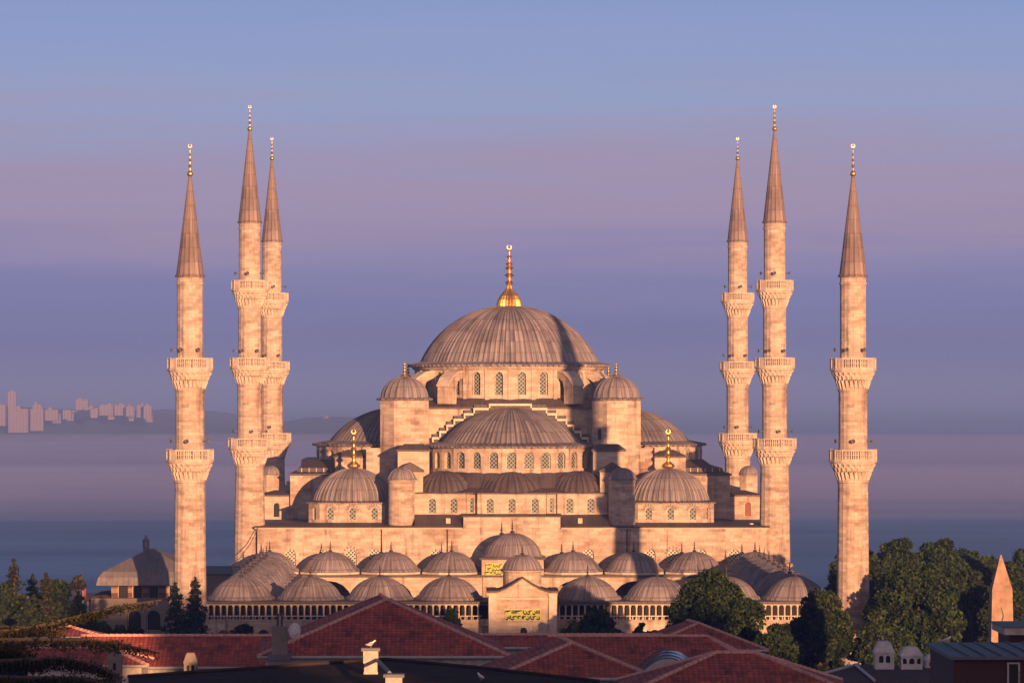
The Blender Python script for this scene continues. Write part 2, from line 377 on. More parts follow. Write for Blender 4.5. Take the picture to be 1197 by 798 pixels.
grid('hills', np.linspace(-3000, 2600, 150), list(np.linspace(4980, 5400, 14))+list(np.linspace(5500, 6800, 8)), hill_h, hm)

# ------------------------------------------------------------------ haze (one closed box; sky outside)
hz = MB().box(-15000, 15000, -400, 41000, -45, 75)
hzm = bpy.data.materials.new('haze_air'); hzm.use_nodes = True; t = hzm.node_tree; t.nodes.clear()
o_ = node(t, 'ShaderNodeOutputMaterial'); pv = node(t, 'ShaderNodeVolumePrincipled')
pv.inputs['Color'].default_value = (.25,.42,.98,1); pv.inputs['Density'].default_value = .0002; pv.inputs['Anisotropy'].default_value = 0
t.links.new(pv.outputs[0], o_.inputs['Volume'])
hz.build('haze', hzm, kind='stuff')
fgm = bpy.data.materials.new('sea_fog'); fgm.use_nodes = True; t = fgm.node_tree; t.nodes.clear()
o_ = node(t, 'ShaderNodeOutputMaterial'); pv = node(t, 'ShaderNodeVolumePrincipled')
pv.inputs['Color'].default_value = (.5,.52,.92,1); pv.inputs['Density'].default_value = .0015
t.links.new(pv.outputs[0], o_.inputs['Volume'])
fgm2 = fgm.copy(); fgm2.node_tree.nodes['Principled Volume'].inputs['Density'].default_value = .0006
def fog(yc, ry, rz_, m=fgm):
    mb = MB(); rings = []
    for i in range(1, 12):
        th = PI*i/12; rings.append([(5200*math.sin(th)*math.cos(2*PI*k/40), ry*math.sin(th)*math.sin(2*PI*k/40), rz_*math.cos(th)) for k in range(40)][::-1])
    mb.loft(rings, True, True, True); mb.build('sea_fog', m, None, (0, yc, -36+rz_+.5), kind='stuff')
fog(2480, 680, 4.8); fog(3500, 1500, 9, fgm2)

# ------------------------------------------------------------------ shared builders: arched openings, walls, windows, domes, finials
def arch(w, h, n=10, pointed=.0):
    r = w/2; pts = [(-r, 0), (r, 0)]
    for i in range(n+1):
        a = PI*i/n; pts.append((r*math.cos(a), h-r+r*math.sin(a)*(1+pointed)))
    return pts
def facet_wall(mb, p0, p1, z0, z1, wins=(), depth=.35):
    """planar wall p0->p1 (outside on the right); wins = (u centre, z sill, w, h) cut as arched holes with reveals"""
    p0 = Vector((p0[0], p0[1], 0)); p1 = Vector((p1[0], p1[1], 0)); d = (p1-p0); L = d.length; d /= L; n = Vector((d.y, -d.x, 0))
    P = lambda u, z, k=0: tuple(p0+d*u+Vector((0,0,z))-n*k)
    if not wins:
        mb.add([P(0,z0),P(L,z0),P(L,z1),P(0,z1)], [(0,1,2,3)]); return
    loops = [[(0,z0),(L,z0),(L,z1),(0,z1)]]
    for (u, zs, w, h) in wins: loops.append([(u+a, zs+b) for a, b in arch(w, h)])
    flat = [q for l in loops for q in l]
    tris = tessellate_polygon([[Vector((a,b,0)) for a,b in l] for l in loops])
    fs = []
    for tr in tris:
        a, b, c = (flat[i] for i in tr)
        ar = (b[0]-a[0])*(c[1]-a[1])-(b[1]-a[1])*(c[0]-a[0])
        if abs(ar) > 1e-9: fs.append(tuple(tr) if ar > 0 else (tr[0],tr[2],tr[1]))
    mb.add([P(*q) for q in flat], fs)
    for l in loops[1:]:
        m_ = len(l)
        mb.add([P(*q) for q in l]+[P(q[0],q[1],depth) for q in l], [(i+m_,(i+1)%m_+m_,(i+1)%m_,i) for i in range(m_)])
_wcache = {}
def window(parent, p, ang, w, h, depth=.3, m='lattice', rays=False, name='window'):
    """pane of pierced stone set in its opening, with a raised frame as a sub-part"""
    k = (round(w,2), round(h,2), m, rays)
    if k not in _wcache:
        a = arch(w, h); mb = MB()
        nn = len(a); mb.add([(x,0,z) for x,z in a]+[(x,.08,z) for x,z in a], [tuple(range(nn))]+[(i+nn,(i+1)%nn+nn,(i+1)%nn,i) for i in range(nn)])
        pane = mb.build(name, M[m], parent); fr = MB(); b = arch(w-.16, h-.1)
        b = [(x, z+.04) for x, z in b]
        fr.add([(x,-.06,z) for x,z in a]+[(x,-.06,z) for x,z in b]+[(x,-.002,z) for x,z in b], [(i,(i+1)%nn,(i+1)%nn+nn,i+nn) for i in range(nn)]+[(i+nn,(i+1)%nn+nn,(i+1)%nn+2*nn,i+2*nn) for i in range(nn)])
        f = fr.build('frame', M['trim'], pane)
        if rays:
            rb = MB()
            for i in range(7):
                an = PI*(i+.5)/7; c, s = math.cos(an), math.sin(an); r0, r1 = w/2+.1, w/2+.42
                ctr = (0, h-w/2); q = []
                for r, hw in ((r0,.07),(r1,.1)):
                    q += [(ctr[0]+r*c-s*hw, ctr[1]+r*s+c*hw), (ctr[0]+r*c+s*hw, ctr[1]+r*s-c*hw)]
                q = [q[0],q[1],q[3],q[2]]
                rb.exty(q[::-1], -depth-.05, -depth+.04)
            rb.build('voussoirs', M['voussoir'], pane)
        _wcache[k] = pane; o = pane
    else: o = dup(_wcache[k], parent)
    o.name = name
    o.location = (p[0]-math.sin(ang)*depth*1, p[1]+math.cos(ang)*depth*1, p[2]); o.rotation_euler = (0,0,ang)
    return o
def wall_with_windows(mb, parent, p0, p1, z0, z1, wins, depth=.35, m='lattice', rays=False, panes=True):
    facet_wall(mb, p0, p1, z0, z1, wins, depth)
    d = Vector((p1[0]-p0[0], p1[1]-p0[1])); L = d.length; d /= L; ang = math.atan2(d.y, d.x)
    if panes:
        for (u, zs, w, h) in wins: window(parent, (p0[0]+d.x*u, p0[1]+d.y*u, zs), ang, w, h, depth-.03, m, rays)
def cap_profile(r, h, m=12, r_top=.12):
    R = (r*r+h*h)/(2*h); a0 = math.asin(min(1, r/R)) if h <= r else PI-math.asin(r/R)
    return [(max(R*math.sin(a0*(1-j/m)), r_top), R*math.cos(a0*(1-j/m))-(R-h)) for j in range(m+1)]
def ribbed(mb, prof, ribs, k, cols=None, sy=1.0, soft=1.0):
    """dome surface with raised lead rolls; cols limits the angle range (degrees, start, end, straight extension back)"""
    rmax = max(r for r, z in prof); n = ribs*4; off = (1, .15, 0, .15)
    if cols is None: idx = [(2*PI*i/n, 0, i) for i in range(n)]; closed = True
    else:
        a0, a1, ext = cols; nn = max(8, int(round((a1-a0)/360*n)))
        idx = [(math.radians(a0), ext, 0)]+[(math.radians(a0+(a1-a0)*i/nn), 0, i) for i in range(nn+1)]+[(math.radians(a1), ext, 0)]; closed = False
    rings = []
    for r, z in prof:
        kk = k*min(1, .25+r/rmax) if r > .2 else 0
        rings.append([((r+kk*off[i%4])*math.cos(a), ((r+kk*off[i%4])*math.sin(a)+e)*sy, z+kk*.6*off[i%4]) for a, e, i in idx])
    mb.loft(rings, closed, False, closed)
def finial_profile(h, r):
    P = [(.55,0),(1,.05),(.9,.1),(.3,.17),(.22,.24),(.55,.3),(.22,.36),(.2,.42),(.45,.47),(.2,.52),(.16,.58),(.34,.63),(.14,.68),(.12,.76),(.22,.79),(.07,.82)]
    return [(a*r, b*h) for a, b in P]
def crescent(mb, z, r):
    n = 14; o = []; i_ = []
    for k in range(n+1):
        a = math.radians(-245+310*k/n); o.append((r*math.cos(a), z+r+r*math.sin(a))); i_.append((.74*r*math.cos(a), z+r*1.16+.74*r*math.sin(a)))
    vs = [(x,-.04*r-.02,q) for x,q in o+i_]+[(x,.04*r+.02,q) for x,q in o+i_]; m = n+1; fs = []
    for k in range(n):
        fs += [(k,k+1,m+k+1,m+k), (2*m+k,3*m+k,3*m+k+1,2*m+k+1), (k,2*m+k,2*m+k+1,k+1), (m+k,m+k+1,3*m+k+1,3*m+k)]
    mb.add(vs, fs)
def finial(parent, z, h, r, m, cres=True, tall_bulb=None):
    mb = MB()
    if tall_bulb:
        rb, hb = tall_bulb
        mb.lathe([(rb*1.02,0),(rb,hb*.12),(rb*.93,hb*.3),(rb*.75,hb*.5),(rb*.48,hb*.68),(rb*.26,hb*.84),(rb*.16,hb)], 48, mod=lambda i: 1+.05*math.cos(i*PI/2*2))
        P = [(.16,0),(.34,.06),(.16,.12),(.13,.2),(.42,.25),(.14,.31),(.12,.38),(.36,.43),(.12,.49),(.3,.53),(.11,.58),(.1,.68),(.24,.72),(.08,.76),(.07,.84),(.16,.87),(.05,.9)]
        mb.lathe([(a*rb, hb+b*(h-hb)) for a, b in P], 16, cap1=True)
        crescent(mb, hb+.89*(h-hb), .06*(h-hb))
    else:
        mb.lathe(finial_profile(h, r), 12, cap1=True)
        if cres: crescent(mb, .82*h, .055*h)
    return mb.build('finial', m, parent, (0,0,z), smooth=False)

# ------------------------------------------------------------------ the mosque
CX, CY = 5.65, 547.0
mosque = thing('mosque', (CX, CY, 0), 'great stone mosque with cascading ribbed lead domes in low orange sunlight, at centre', 'mosque')
def lx(px, Y): return X(px, Y)-CX
# lower hall
mb = MB(); sill = 7.6; fw = []
for u in (10.4, 18.8, 22.0, 25.8, 30.3):
    for s in (-1, 1): fw.append((34.75+s*u, sill-.6, 1.6, 2.6))
facet_wall(mb, (-34.75,-35), (34.75,-35), 0, 12.35, fw, .4)
for u, zs, w, h in fw:
    window(mosque, (u-34.75, -35, zs), 0, w, h, .36, 'lattice_big', abs(abs(u-34.75)-22) < .3)
facet_wall(mb, (34.75,-35), (34.75,-27), 0, 12.35); facet_wall(mb, (34.75,-27), (36.2,-27), 0, 12.35)
facet_wall(mb, (36.2,-27), (36.2,34), 0, 12.35); facet_wall(mb, (36.2,34), (-36.2,34), 0, 12.35)
facet_wall(mb, (-36.2,34), (-36.2,-27), 0, 12.35); facet_wall(mb, (-36.2,-27), (-34.75,-27), 0, 12.35); facet_wall(mb, (-34.75,-27), (-34.75,-35), 0, 12.35)
mb.build('hall_wall', M['stone'], mosque)
mb = MB()
for (x0, x1) in ((-35.1, -6.75), (6.75, 35.1)): mb.box(x0, x1, -35.18, -34.95, 12.352, 12.46)
mb.build('cornice', M['coping'], mosque)
mb = MB()
mb.extx([(-35.3,12.47),(-35.3,12.62),(-29,13.0),(-29,12.47)], -35.2, -13.3)
mb.extx([(-35.3,12.47),(-35.3,12.62),(-29,13.0),(-29,12.47)], 13.3, 35.2)
for s in (-1, 1):
    a, b = sorted((s*13.298, s*6.75)); mb.extx([(-35.3,12.47),(-35.3,12.64),(-30.2,14.15),(-29,14.15),(-29,12.47)], a, b)
mb.extx([(-35.2,13.95),(-35.2,14.07),(-30.4,14.3),(-30.4,13.95)], -6.85, 6.85)
mb.box(-36.4, 36.4, -28.998, 34.2, 12.47, 12.8)
mb.build('lower_roof', M['lead_flat'], mosque)
mb = MB().box(-6.62, 6.62, -35.1, -30.6, 12.36, 13.94); mb.build('raised_parapet', M['stone'], mosque)
mb = MB()
for x in (-3.0, 7.9, 9.3): mb.box(x-.28, x+.28, -33.6, -33.1, 12.6, 13.95 if abs(x) < 6.7 else 13.75)
for px in (569, 679):
    x = lx(px, 514); mb.box(x-.3, x+.3, -34.0, -33.5, 12.6, 14.2 if abs(x) < 6.7 else 13.6)
MB().box(lx(524,514)-.3, lx(524,514)+.3, -33.9, -33.3, 12.9, 13.75).build('roof_vent', M['trim'], mosque)
MB().box(lx(678,514)-.3, lx(678,514)+.3, -33.9, -33.3, 12.9, 13.75).build('roof_vent', M['trim'], mosque)
# exedra wall with windows
ow = [(-13.0,-26.5),(-12.8,-30.0),(-6.3,-30.35),(-6.15,-29.75),(-4.9,-29.9),(-4.7,-31.0),(4.7,-31.0),(4.9,-29.9),(6.15,-29.75),(6.3,-30.35),(12.8,-30.0),(13.0,-26.5)]
mb = MB(); zt = 17.0
for i in range(len(ow)-1):
    a, b = ow[i], ow[i+1]; L = math.dist(a, b); wins = []
    if i in (1, 9):
        for px_ in ((-10.95, -8.0) if i == 1 else (8.0, 10.9)): wins.append((abs(px_-a[0])/abs(b[0]-a[0])*L, 14.35, 1.05, 2.0))
    if i in (3, 7): wins.append((L/2, 14.35, .62, 2.05))
    if i == 5: wins = [(4.7+q, 14.35, 1.05, 2.0) for q in (-3.0, 0.0, 3.2)]
    wall_with_windows(mb, mosque, a, b, 12.5, zt, wins, .32)
mb.build('exedra_wall', M['stone2'], mosque)
def ray_poly(poly, c, a):
    best = None; d = (math.cos(a), math.sin(a))
    for i in range(len(poly)-1):
        (x1,y1),(x2,y2) = poly[i], poly[i+1]; ex, ey = x2-x1, y2-y1; den = d[0]*ey-d[1]*ex
        if abs(den) < 1e-9: continue
        tt = ((x1-c[0])*ey-(y1-c[1])*ex)/den; u = ((x1-c[0])*d[1]-(y1-c[1])*d[0])/den
        if tt > 0 and -1e-6 <= u <= 1+1e-6 and (best is None or tt > best): best = tt
    return best
mb = MB(); r0 = []; r1 = []; r2 = []; rm_ = []; cc = (0,-16.3)
ev = [(-13.35,-22.0),(-13.3,-30.3),(-4.95,-30.6),(-4.95,-31.35),(4.95,-31.35),(4.95,-30.6),(13.3,-30.3),(13.35,-22.0)]
for i in range(97):
    a = math.radians(205+130*i/96); tt = ray_poly(ev, cc, a) or 14
    c, s = math.cos(a), math.sin(a)
    r0.append((cc[0]+c*tt, cc[1]+s*tt, 16.98)); r1.append((cc[0]+c*tt, cc[1]+s*tt, 17.16)); q_ = 11.6+(tt-11.6)*.42; rm_.append((cc[0]+c*q_, cc[1]+s*q_, 17.75)); r2.append((cc[0]+c*11.6, cc[1]+s*11.6, 20.05))
mb.loft([r0, r1, rm_, r2], False); mb.build('exedra_roof', M['lead_flat'], mosque)
for (x, y, r, h) in ((0,-26.7,4.85,3.1),(-9.4,-26.3,4.15,3.0),(9.4,-26.3,4.15,3.0)):
    mb = MB(); ribbed(mb, cap_profile(r, h, 9), 30, .13, (180, 360, 2.0)); mb.build('exedra_dome', M['lead_shaded'], mosque, (x, y, 17.05))
# half domes on their drums
def half_dome(rz, panes):
    c, s = math.cos(rz), math.sin(rz); T = lambda x, y: (x*c-y*s, x*s+y*c)
    mb = MB(); st = 12.2; n = 15; ra = 11.75; rv = ra/math.cos(math.radians(st/2)); pts = []
    for i in range(n+1):
        a = math.radians(270-st*n/2+st*i); pts.append((rv*math.cos(a), -16.3+rv*math.sin(a)))
    pts = [(pts[0][0], -13.5)]+pts+[(pts[-1][0], -13.5)]
    for i in range(len(pts)-1):
        L = math.dist(pts[i], pts[i+1]); w = [(L/2, 20.35, 1.35, 2.35)] if 0 < i < len(pts)-2 and i-1 in panes else []
        wall_with_windows(mb, mosque, T(*pts[i]), T(*pts[i+1]), 19.2, 23.2, w, .45)
    mb.build('half_dome_drum', M['stone2'], mosque)
    mb = MB(); ribbed(mb, [(11.9,-.55),(12.25,-.55),(12.3,-.3),(9.95,.12)]+cap_profile(9.8, 5.0, 12)[0:], 84, .16, (180, 360, 2.4))
    mb.build('half_dome', M['lead_half'], mosque, (*T(0,-16.3), 23.75), rz)
half_dome(0, range(15)); half_dome(-PI/2, range(8, 15)); half_dome(PI/2, range(0, 7)); half_dome(PI, ())
# great cube with stepped arches
mb = MB().prism([(-14,-14),(14,-14),(14,14),(-14,14)], 12.9, 28.75, bottom=False); mb.build('central_block', M['stone2'], mosque)
xs_ = [2.95,5.13,6.5,7.95,8.96,9.97,11.0]; zs_ = [29.05,28.45,27.7,26.9,26.1,25.2,24.3]
for k in range(4):
    rz = k*PI/2
    pr = [(-11.0,23.3)]; 
    for i in range(6, -1, -1): pr += [(-xs_[i], zs_[i])]+([(-xs_[i-1], zs_[i])] if i > 0 else [])
    pr += [(-x, z) for x, z in reversed(pr)]
    MB().exty(pr, -15.3, -14.003).build('arch_wall', M['lead_flat'], mosque, rz=rz)
    cp = MB(); z_ = zs_; px_ = 0.0
    cp.box(-xs_[0]-.1, xs_[0]+.1, -15.52, -14.9, z_[0]+.003, z_[0]+.3)
    for s in (-1, 1):
        for i in range(7):
            if i > 0:
                a, b = sorted((s*(xs_[i-1]+.1), s*(xs_[i]+.1))); cp.box(a, b, -15.52, -14.9, z_[i]+.003, z_[i]+.3)
            lo = (z_[i+1]+.303) if i < 6 else 23.9
            a, b = sorted((s*(xs_[i]-.12), s*(xs_[i]+.1))); cp.box(a, b, -15.52, -15.305, lo, z_[i]+.001)
    cp.build('stepped_coping', M['coping'], mosque, rz=rz)
    for s in (-1, 1):                    # lead stepped backs above the coping
        for i in range(6):
            a, b = sorted((s*(xs_[i]+.12), s*(xs_[i+1]))); MB().box(a, b, -14.85, -14.005, zs_[i+1]+.304, zs_[i+1]+.75).build('step_flashing', M['lead_flat'], mosque, rz=rz)
sq = []; ci = []; lo = []
for i in range(96):
    a = 2*PI*i/96; c, s = math.cos(a), math.sin(a); q = 14.35/max(abs(c), abs(s))
    lo.append((c*q, s*q, 28.6)); sq.append((c*q, s*q, 28.85)); ci.append((c*13.5, s*13.5, 30.2))
MB().loft([lo, sq, ci]).build('block_roof', M['lead_flat'], mosque)
# drum
mb = MB(); n = 26; ra = 13.6; rv = ra/math.cos(PI/n); P_ = [(rv*math.cos(2*PI*(i)/n-PI/2), rv*math.sin(2*PI*i/n-PI/2)) for i in range(n)]
for i in range(n):
    p0, p1 = P_[i], P_[(i+1)%n]; L = math.dist(p0, p1); mid = (p0[1]+p1[1])/2
    vis = mid < 5
    wall_with_windows(mb, mosque, p0, p1, 29.0, 34.45, [(L/2, 30.55, 1.22, 3.3)] if vis else [], .55)
mb.build('drum', M['stone2'], mosque)
mb = MB()
for i in range(n):
    a = 2*PI*i/n-PI/2; c, s = math.cos(a), math.sin(a)
    q = [(13.5,-.3),(13.86,-.3),(13.86,.3),(13.5,.3)]
    mb.prism([(u*c-v*s, u*s+v*c) for u, v in q], 29.9, 34.2)
mb.lathe([(13.95,34.2),(14.2,34.45),(14.2,34.62),(13.4,34.62)], 104)
mb.build('drum_pilasters', M['stone2'], mosque)
# buttresses round the drum
for k in range(4):
    for d in (-11.5, 11.5):
        a = PI/4+k*PI/2+math.radians(d)
        for_s = 1 if d > 0 else -1
        mb = MB(); top = [(13.3,33.9),(15.0,33.7),(16.4,32.9),(17.3,31.9)]
        pr = [(17.3,29.3),(17.3,31.9),(16.4,32.9),(15.0,33.7),(13.3,33.9),(13.3,33.0),(14.2,32.9),(15.0,32.4),(15.3,31.4),(15.3,29.3)]
        mb.exty(pr[::-1], -.95, .95)
        mb.build('flying_buttress', M['stone2'], mosque, rz=a)
        cb = MB(); cb.exty([(13.35,33.92),(15.03,33.72),(16.45,32.92),(17.45,31.8),(17.5,31.95),(16.55,33.1),(15.1,33.9),(13.35,34.1)], -1.05, 1.05)
        cb.build('buttress_cap', M['trim'], mosque, rz=a)
# main dome
mb = MB(); ribbed(mb, [(14.2,-.35),(14.65,-.35),(14.7,-.05),(13.1,.3)]+[(r, z+.35) for r, z in cap_profile(12.85, 8.3, 22)], 104, .15)
md = mb.build('main_dome', M['lead'], mosque, (0,0,34.95))
finial(md, 8.5, 8.9, 1, M['gold'], True, (1.75, 3.1))
# weight towers with ribbed caps, corner domes, round turrets, buttress piers
def octa(a_, ph=PI/8): r = a_/math.cos(PI/8); return [(r*math.cos(ph+i*PI/4), r*math.sin(ph+i*PI/4)) for i in range(8)]
for sx in (-1, 1):
    for sy in (-1, 1):
        x, y = 15.0*sx, 15.0*sy
        mb = MB().prism([(x+u, y+v) for u, v in octa(3.42)], 13, 29.8); 
        if sy < 0 and sx > 0: pass
        tw = mb.build('corner_tower', M['stone'], mosque)
        if sy < 0 and sx > 0:
            a = math.radians(225); MB().box(-.32,.32,-.03,.04,0,1.5).build('opening', M['dark'], tw, (x+3.42*math.cos(a), y+3.42*math.sin(a), 24.3), a+PI/2)
        mb = MB(); ribbed(mb, [(3.4,-.25),(3.85,-.25),(3.9,-.05),(3.35,.12)]+[(r, z+.12) for r, z in cap_profile(3.25, 3.0, 10)], 20, .15)
        tdm = mb.build('tower_dome', M['lead_small'], mosque, (x, y, 30.05)); finial(tdm, 3.05, 2.6, .62, M['gold'], False)
        # corner dome on its chamfered drum
        x, y = 22.0*sx, 22.3*sy; h, c = 6.1, 1.6
        out_ = [(-h+c,-h),(h-c,-h),(h,-h+c),(h,h-c),(h-c,h),(-h+c,h),(-h,h-c),(-h,-h+c)]
        mb = MB()
        for i in range(8):
            p0, p1 = out_[i], out_[(i+1)%8]; L = math.dist(p0, p1); w = []
            if sy < 0:
                if i == 0: w = [(L/2+q, 13.35, .95, 1.75) for q in (-3.05, 0, 3.05)]
                elif i in (1, 7): w = [(L/2, 13.35, .75, 1.75)]
            wall_with_windows(mb, mosque, (x+p0[0], y+p0[1]), (x+p1[0], y+p1[1]), 12.4, 15.55, w, .3, 'lattice', i == 0)
        mb.build('corner_drum', M['stone'], mosque)
        lo_ = [(x+u*1.0, y+v*1.0) for u, v in out_]
        mb = MB(); k8 = []
        ribbed(mb, [(5.6,.08),(5.75,.16)]+[(r, z+.16) for r, z in cap_profile(5.62, 4.45, 14)], 44, .15)
        ring0 = [(u*1.045, v*1.045, -.18) for u, v in out_]; ring1 = [(u*1.05, v*1.05, 0.0) for u, v in out_]
        rr_ = [(5.72*math.cos(math.atan2(v,u)), 5.72*math.sin(math.atan2(v,u)), .14) for u, v in out_]
        mb.loft([ring0, ring1, rr_])
        cd = mb.build('corner_dome', M['lead'], mosque, (x, y, 15.74)); finial(cd, 4.55, 5.9, .95, M['gold'], True)
        # stone piers behind the round turret
        a, b = sorted((sx*15.75, sx*11.4)); c, d = sorted((sy*20.0, sy*26.2))
        MB().box(a, b, c, d, 12.6, 22.75).build('buttress_pier', M['stone2'], mosque)
        mb = MB(); mb.box(a-.2, b+.2, c-.2, d+.2, 22.753, 23.0); q = 12.0
        mb.loft([[(a-.2,c-.2,23.0),(b+.2,c-.2,23.0),(b+.2,d+.2,23.0),(a-.2,d+.2,23.0)], [(a+.8,c+.8,23.75),(b-.8,c+.8,23.75),(b-.8,d-.8,23.75),(a+.8,d-.8,23.75)]], True, False, True)
        mb.build('pier_roof', M['lead_flat'], mosque)
        a, b = sorted((sx*15.75, sx*12.2)); c, d = sorted((sy*26.2, sy*30.0))
        MB().box(a, b, c, d, 12.6, 20.0).build('lower_pier', M['stone2'], mosque)
        MB().exty([(a-.15,19.98),(b+.15,19.98),(b+.15,20.15),((a+b)/2,21.3),(a-.15,20.15)], c-.15, d+.15).build('pier_roof', M['lead_flat'], mosque)
        # round turret
        x, y = 15.15*sx, 31.6*sy
        mb = MB().lathe([(1.82,12.45),(1.8,18.55),(1.9,18.6),(1.9,18.8),(1.8,18.85),(1.8,19.0)], 32); mb.build('round_turret', M['shaft'], mosque, (x,y,0), smooth=False)
        mb = MB(); ribbed(mb, [(1.75,-.1),(2.1,-.1),(2.1,.02)]+[(r, z+.02) for r, z in cap_profile(1.95, 1.55, 8, .05)], 14, .08)
        mb.build('turret_cap', M['lead_small'], mosque, (x, y, 19.05))
        # shoulders stepping down at the sides
        a, b = sorted((sx*20.4, sx*11.5)); c, d = sorted((sy*14.2, sy*16.4))
        MB().box(a, b, c, d, 12.9, 23.1).build('shoulder_wall', M['stone'], mosque)
        a, b = sorted((sx*24.9, sx*20.4)); c, d = sorted((sy*12.4, sy*14.4))
        sh = MB().box(a, b, c, d, 12.9, 21.7).build('shoulder_wall', M['stone'], mosque)
        e0, e1 = a-.2, b+.2
        MB().loft([[(e0,c-.2,21.703),(e1,c-.2,21.703),(e1,d,21.703),(e0,d,21.703)], [(e0,c-.2,21.9),(e1,c-.2,21.9),(e1,d,21.9),(e0,d,21.9)], [((e0+e1)/2-.6,c+1,22.8),((e0+e1)/2+.6,c+1,22.8),((e0+e1)/2+.6,d,22.8),((e0+e1)/2-.6,d,22.8)]], True, False, True).build('shoulder_roof', M['lead_flat'], mosque)
    # side galleries
    a, b = sorted((sx*28.15, sx*36.0)); mb = MB()
    pts = [(a,-10.5),(b,-10.5),(b,27.5),(a,27.5)]
    dx = lx(323, 536.5) if sx < 0 else lx(874, 536.5)
    for i in range(4):
        facet_wall(mb, pts[i], pts[(i+1)%4], 12.5, 16.1, [(dx-a, 13.1 if sx < 0 else 13.2, .95, 2.1)] if i == 0 else [], .3)
    gw = mb.build('gallery_wall', M['stone'], mosque)
    window(mosque, (dx, -10.5, 13.1 if sx < 0 else 13.2), 0, .95, 2.1, .27, 'dark' if sx < 0 else 'door', name='window' if sx < 0 else 'door')
    mb = MB(); mb.loft([[(a-.2,-10.75,16.103),(b+.2,-10.75,16.103),(b+.2,27.7,16.103),(a-.2,27.7,16.103)], [(a-.2,-10.75,16.3),(b+.2,-10.75,16.3),(b+.2,27.7,16.3),(a-.2,27.7,16.3)], [(a+2,-8.4,16.85),(b-2,-8.4,16.85),(b-2,25.2,16.85),(a+2,25.2,16.85)]], True, False, True)
    mb.build('gallery_roof', M['lead_flat'], mosque)
    a, b = sorted((sx*20.0, sx*31.4)); MB().box(a, b, -11.2, 16.8, 12.9, 19.1).build('upper_gallery', M['stone'], mosque)
    mb = MB(); mb.loft([[(a-.25,-11.5,19.103),(b+.25,-11.5,19.103),(b+.25,17.1,19.103),(a-.25,17.1,19.103)], [(a-.25,-11.5,19.35),(b+.25,-11.5,19.35),(b+.25,17.1,19.35),(a-.25,17.1,19.35)], [(a+.9,-10.3,19.6),(b-.9,-10.3,19.6),(b-.9,15.9,19.6),(a+.9,15.9,19.6)],
        [(a+1.0,-10.2,20.15),(b-1.0,-10.2,20.15),(b-1.0,15.8,20.15),(a+1.0,15.8,20.15)], [(a+1.4,-9.8,20.25),(b-2.2,-9.8,20.25),(b-2.2,15.4,20.25),(a+1.4,15.4,20.25)], [(a+1.4,-6.5,21.3),(b-3.5,-6.5,21.3),(b-3.5,12.0,21.3),(a+1.4,12,21.3)]], True, False, True)
    mb.build('upper_gallery_roof', M['lead_flat'], mosque)
    mb = MB()
    for i in range(9):
        q = a+1.6+i*(b-a-3.0)/8; mb.box(q-.06, q+.06, -10.45, -10.25, 19.58, 20.16)
    mb.build('roof_mullions', M['trim'], mosque)
    # little domed stair head at the outer edge
    x, y = sx*34.6, -4.0
    sh = MB().prism([(x+u, y+v) for u, v in octa(1.25)], 16.2, 19.0).build('stair_head', M['stone'], mosque)
    mb = MB(); ribbed(mb, [(1.2,-.1),(1.42,-.1),(1.42,0)]+cap_profile(1.3, 1.25, 7, .05), 14, .06); mb.build('stair_head_dome', M['lead_small'], mosque, (x, y, 19.1))
# lamps, pipes and the stay cable on the left corner
MB().lathe([(.05,-.3),(.3,-.25),(.3,.2),(.05,.25)], 10).build('floodlight', M['white'], mosque, (lx(878,516), -31.5, Z(613,515.5)))
MB().lathe([(.05,-.3),(.3,-.25),(.3,.2),(.05,.25)], 10).build('floodlight', M['white'], mosque, (lx(337,541), -6, Z(564,541)))
for px in (446, 523, 733):
    x = lx(px, 511.8); MB().tube([(x,-35.12,12.3),(x,-35.12,5.0)], .09, 6).build('drain_pipe', M['bronze'], mosque)
MB().tube([(-34.6,-35.3,12.6),(-35.6,-36.5,10.4),(-37.0,-38.5,8.4),(-38.2,-40.2,7.7)], .06, 5).build('cable', M['horn'], mosque)

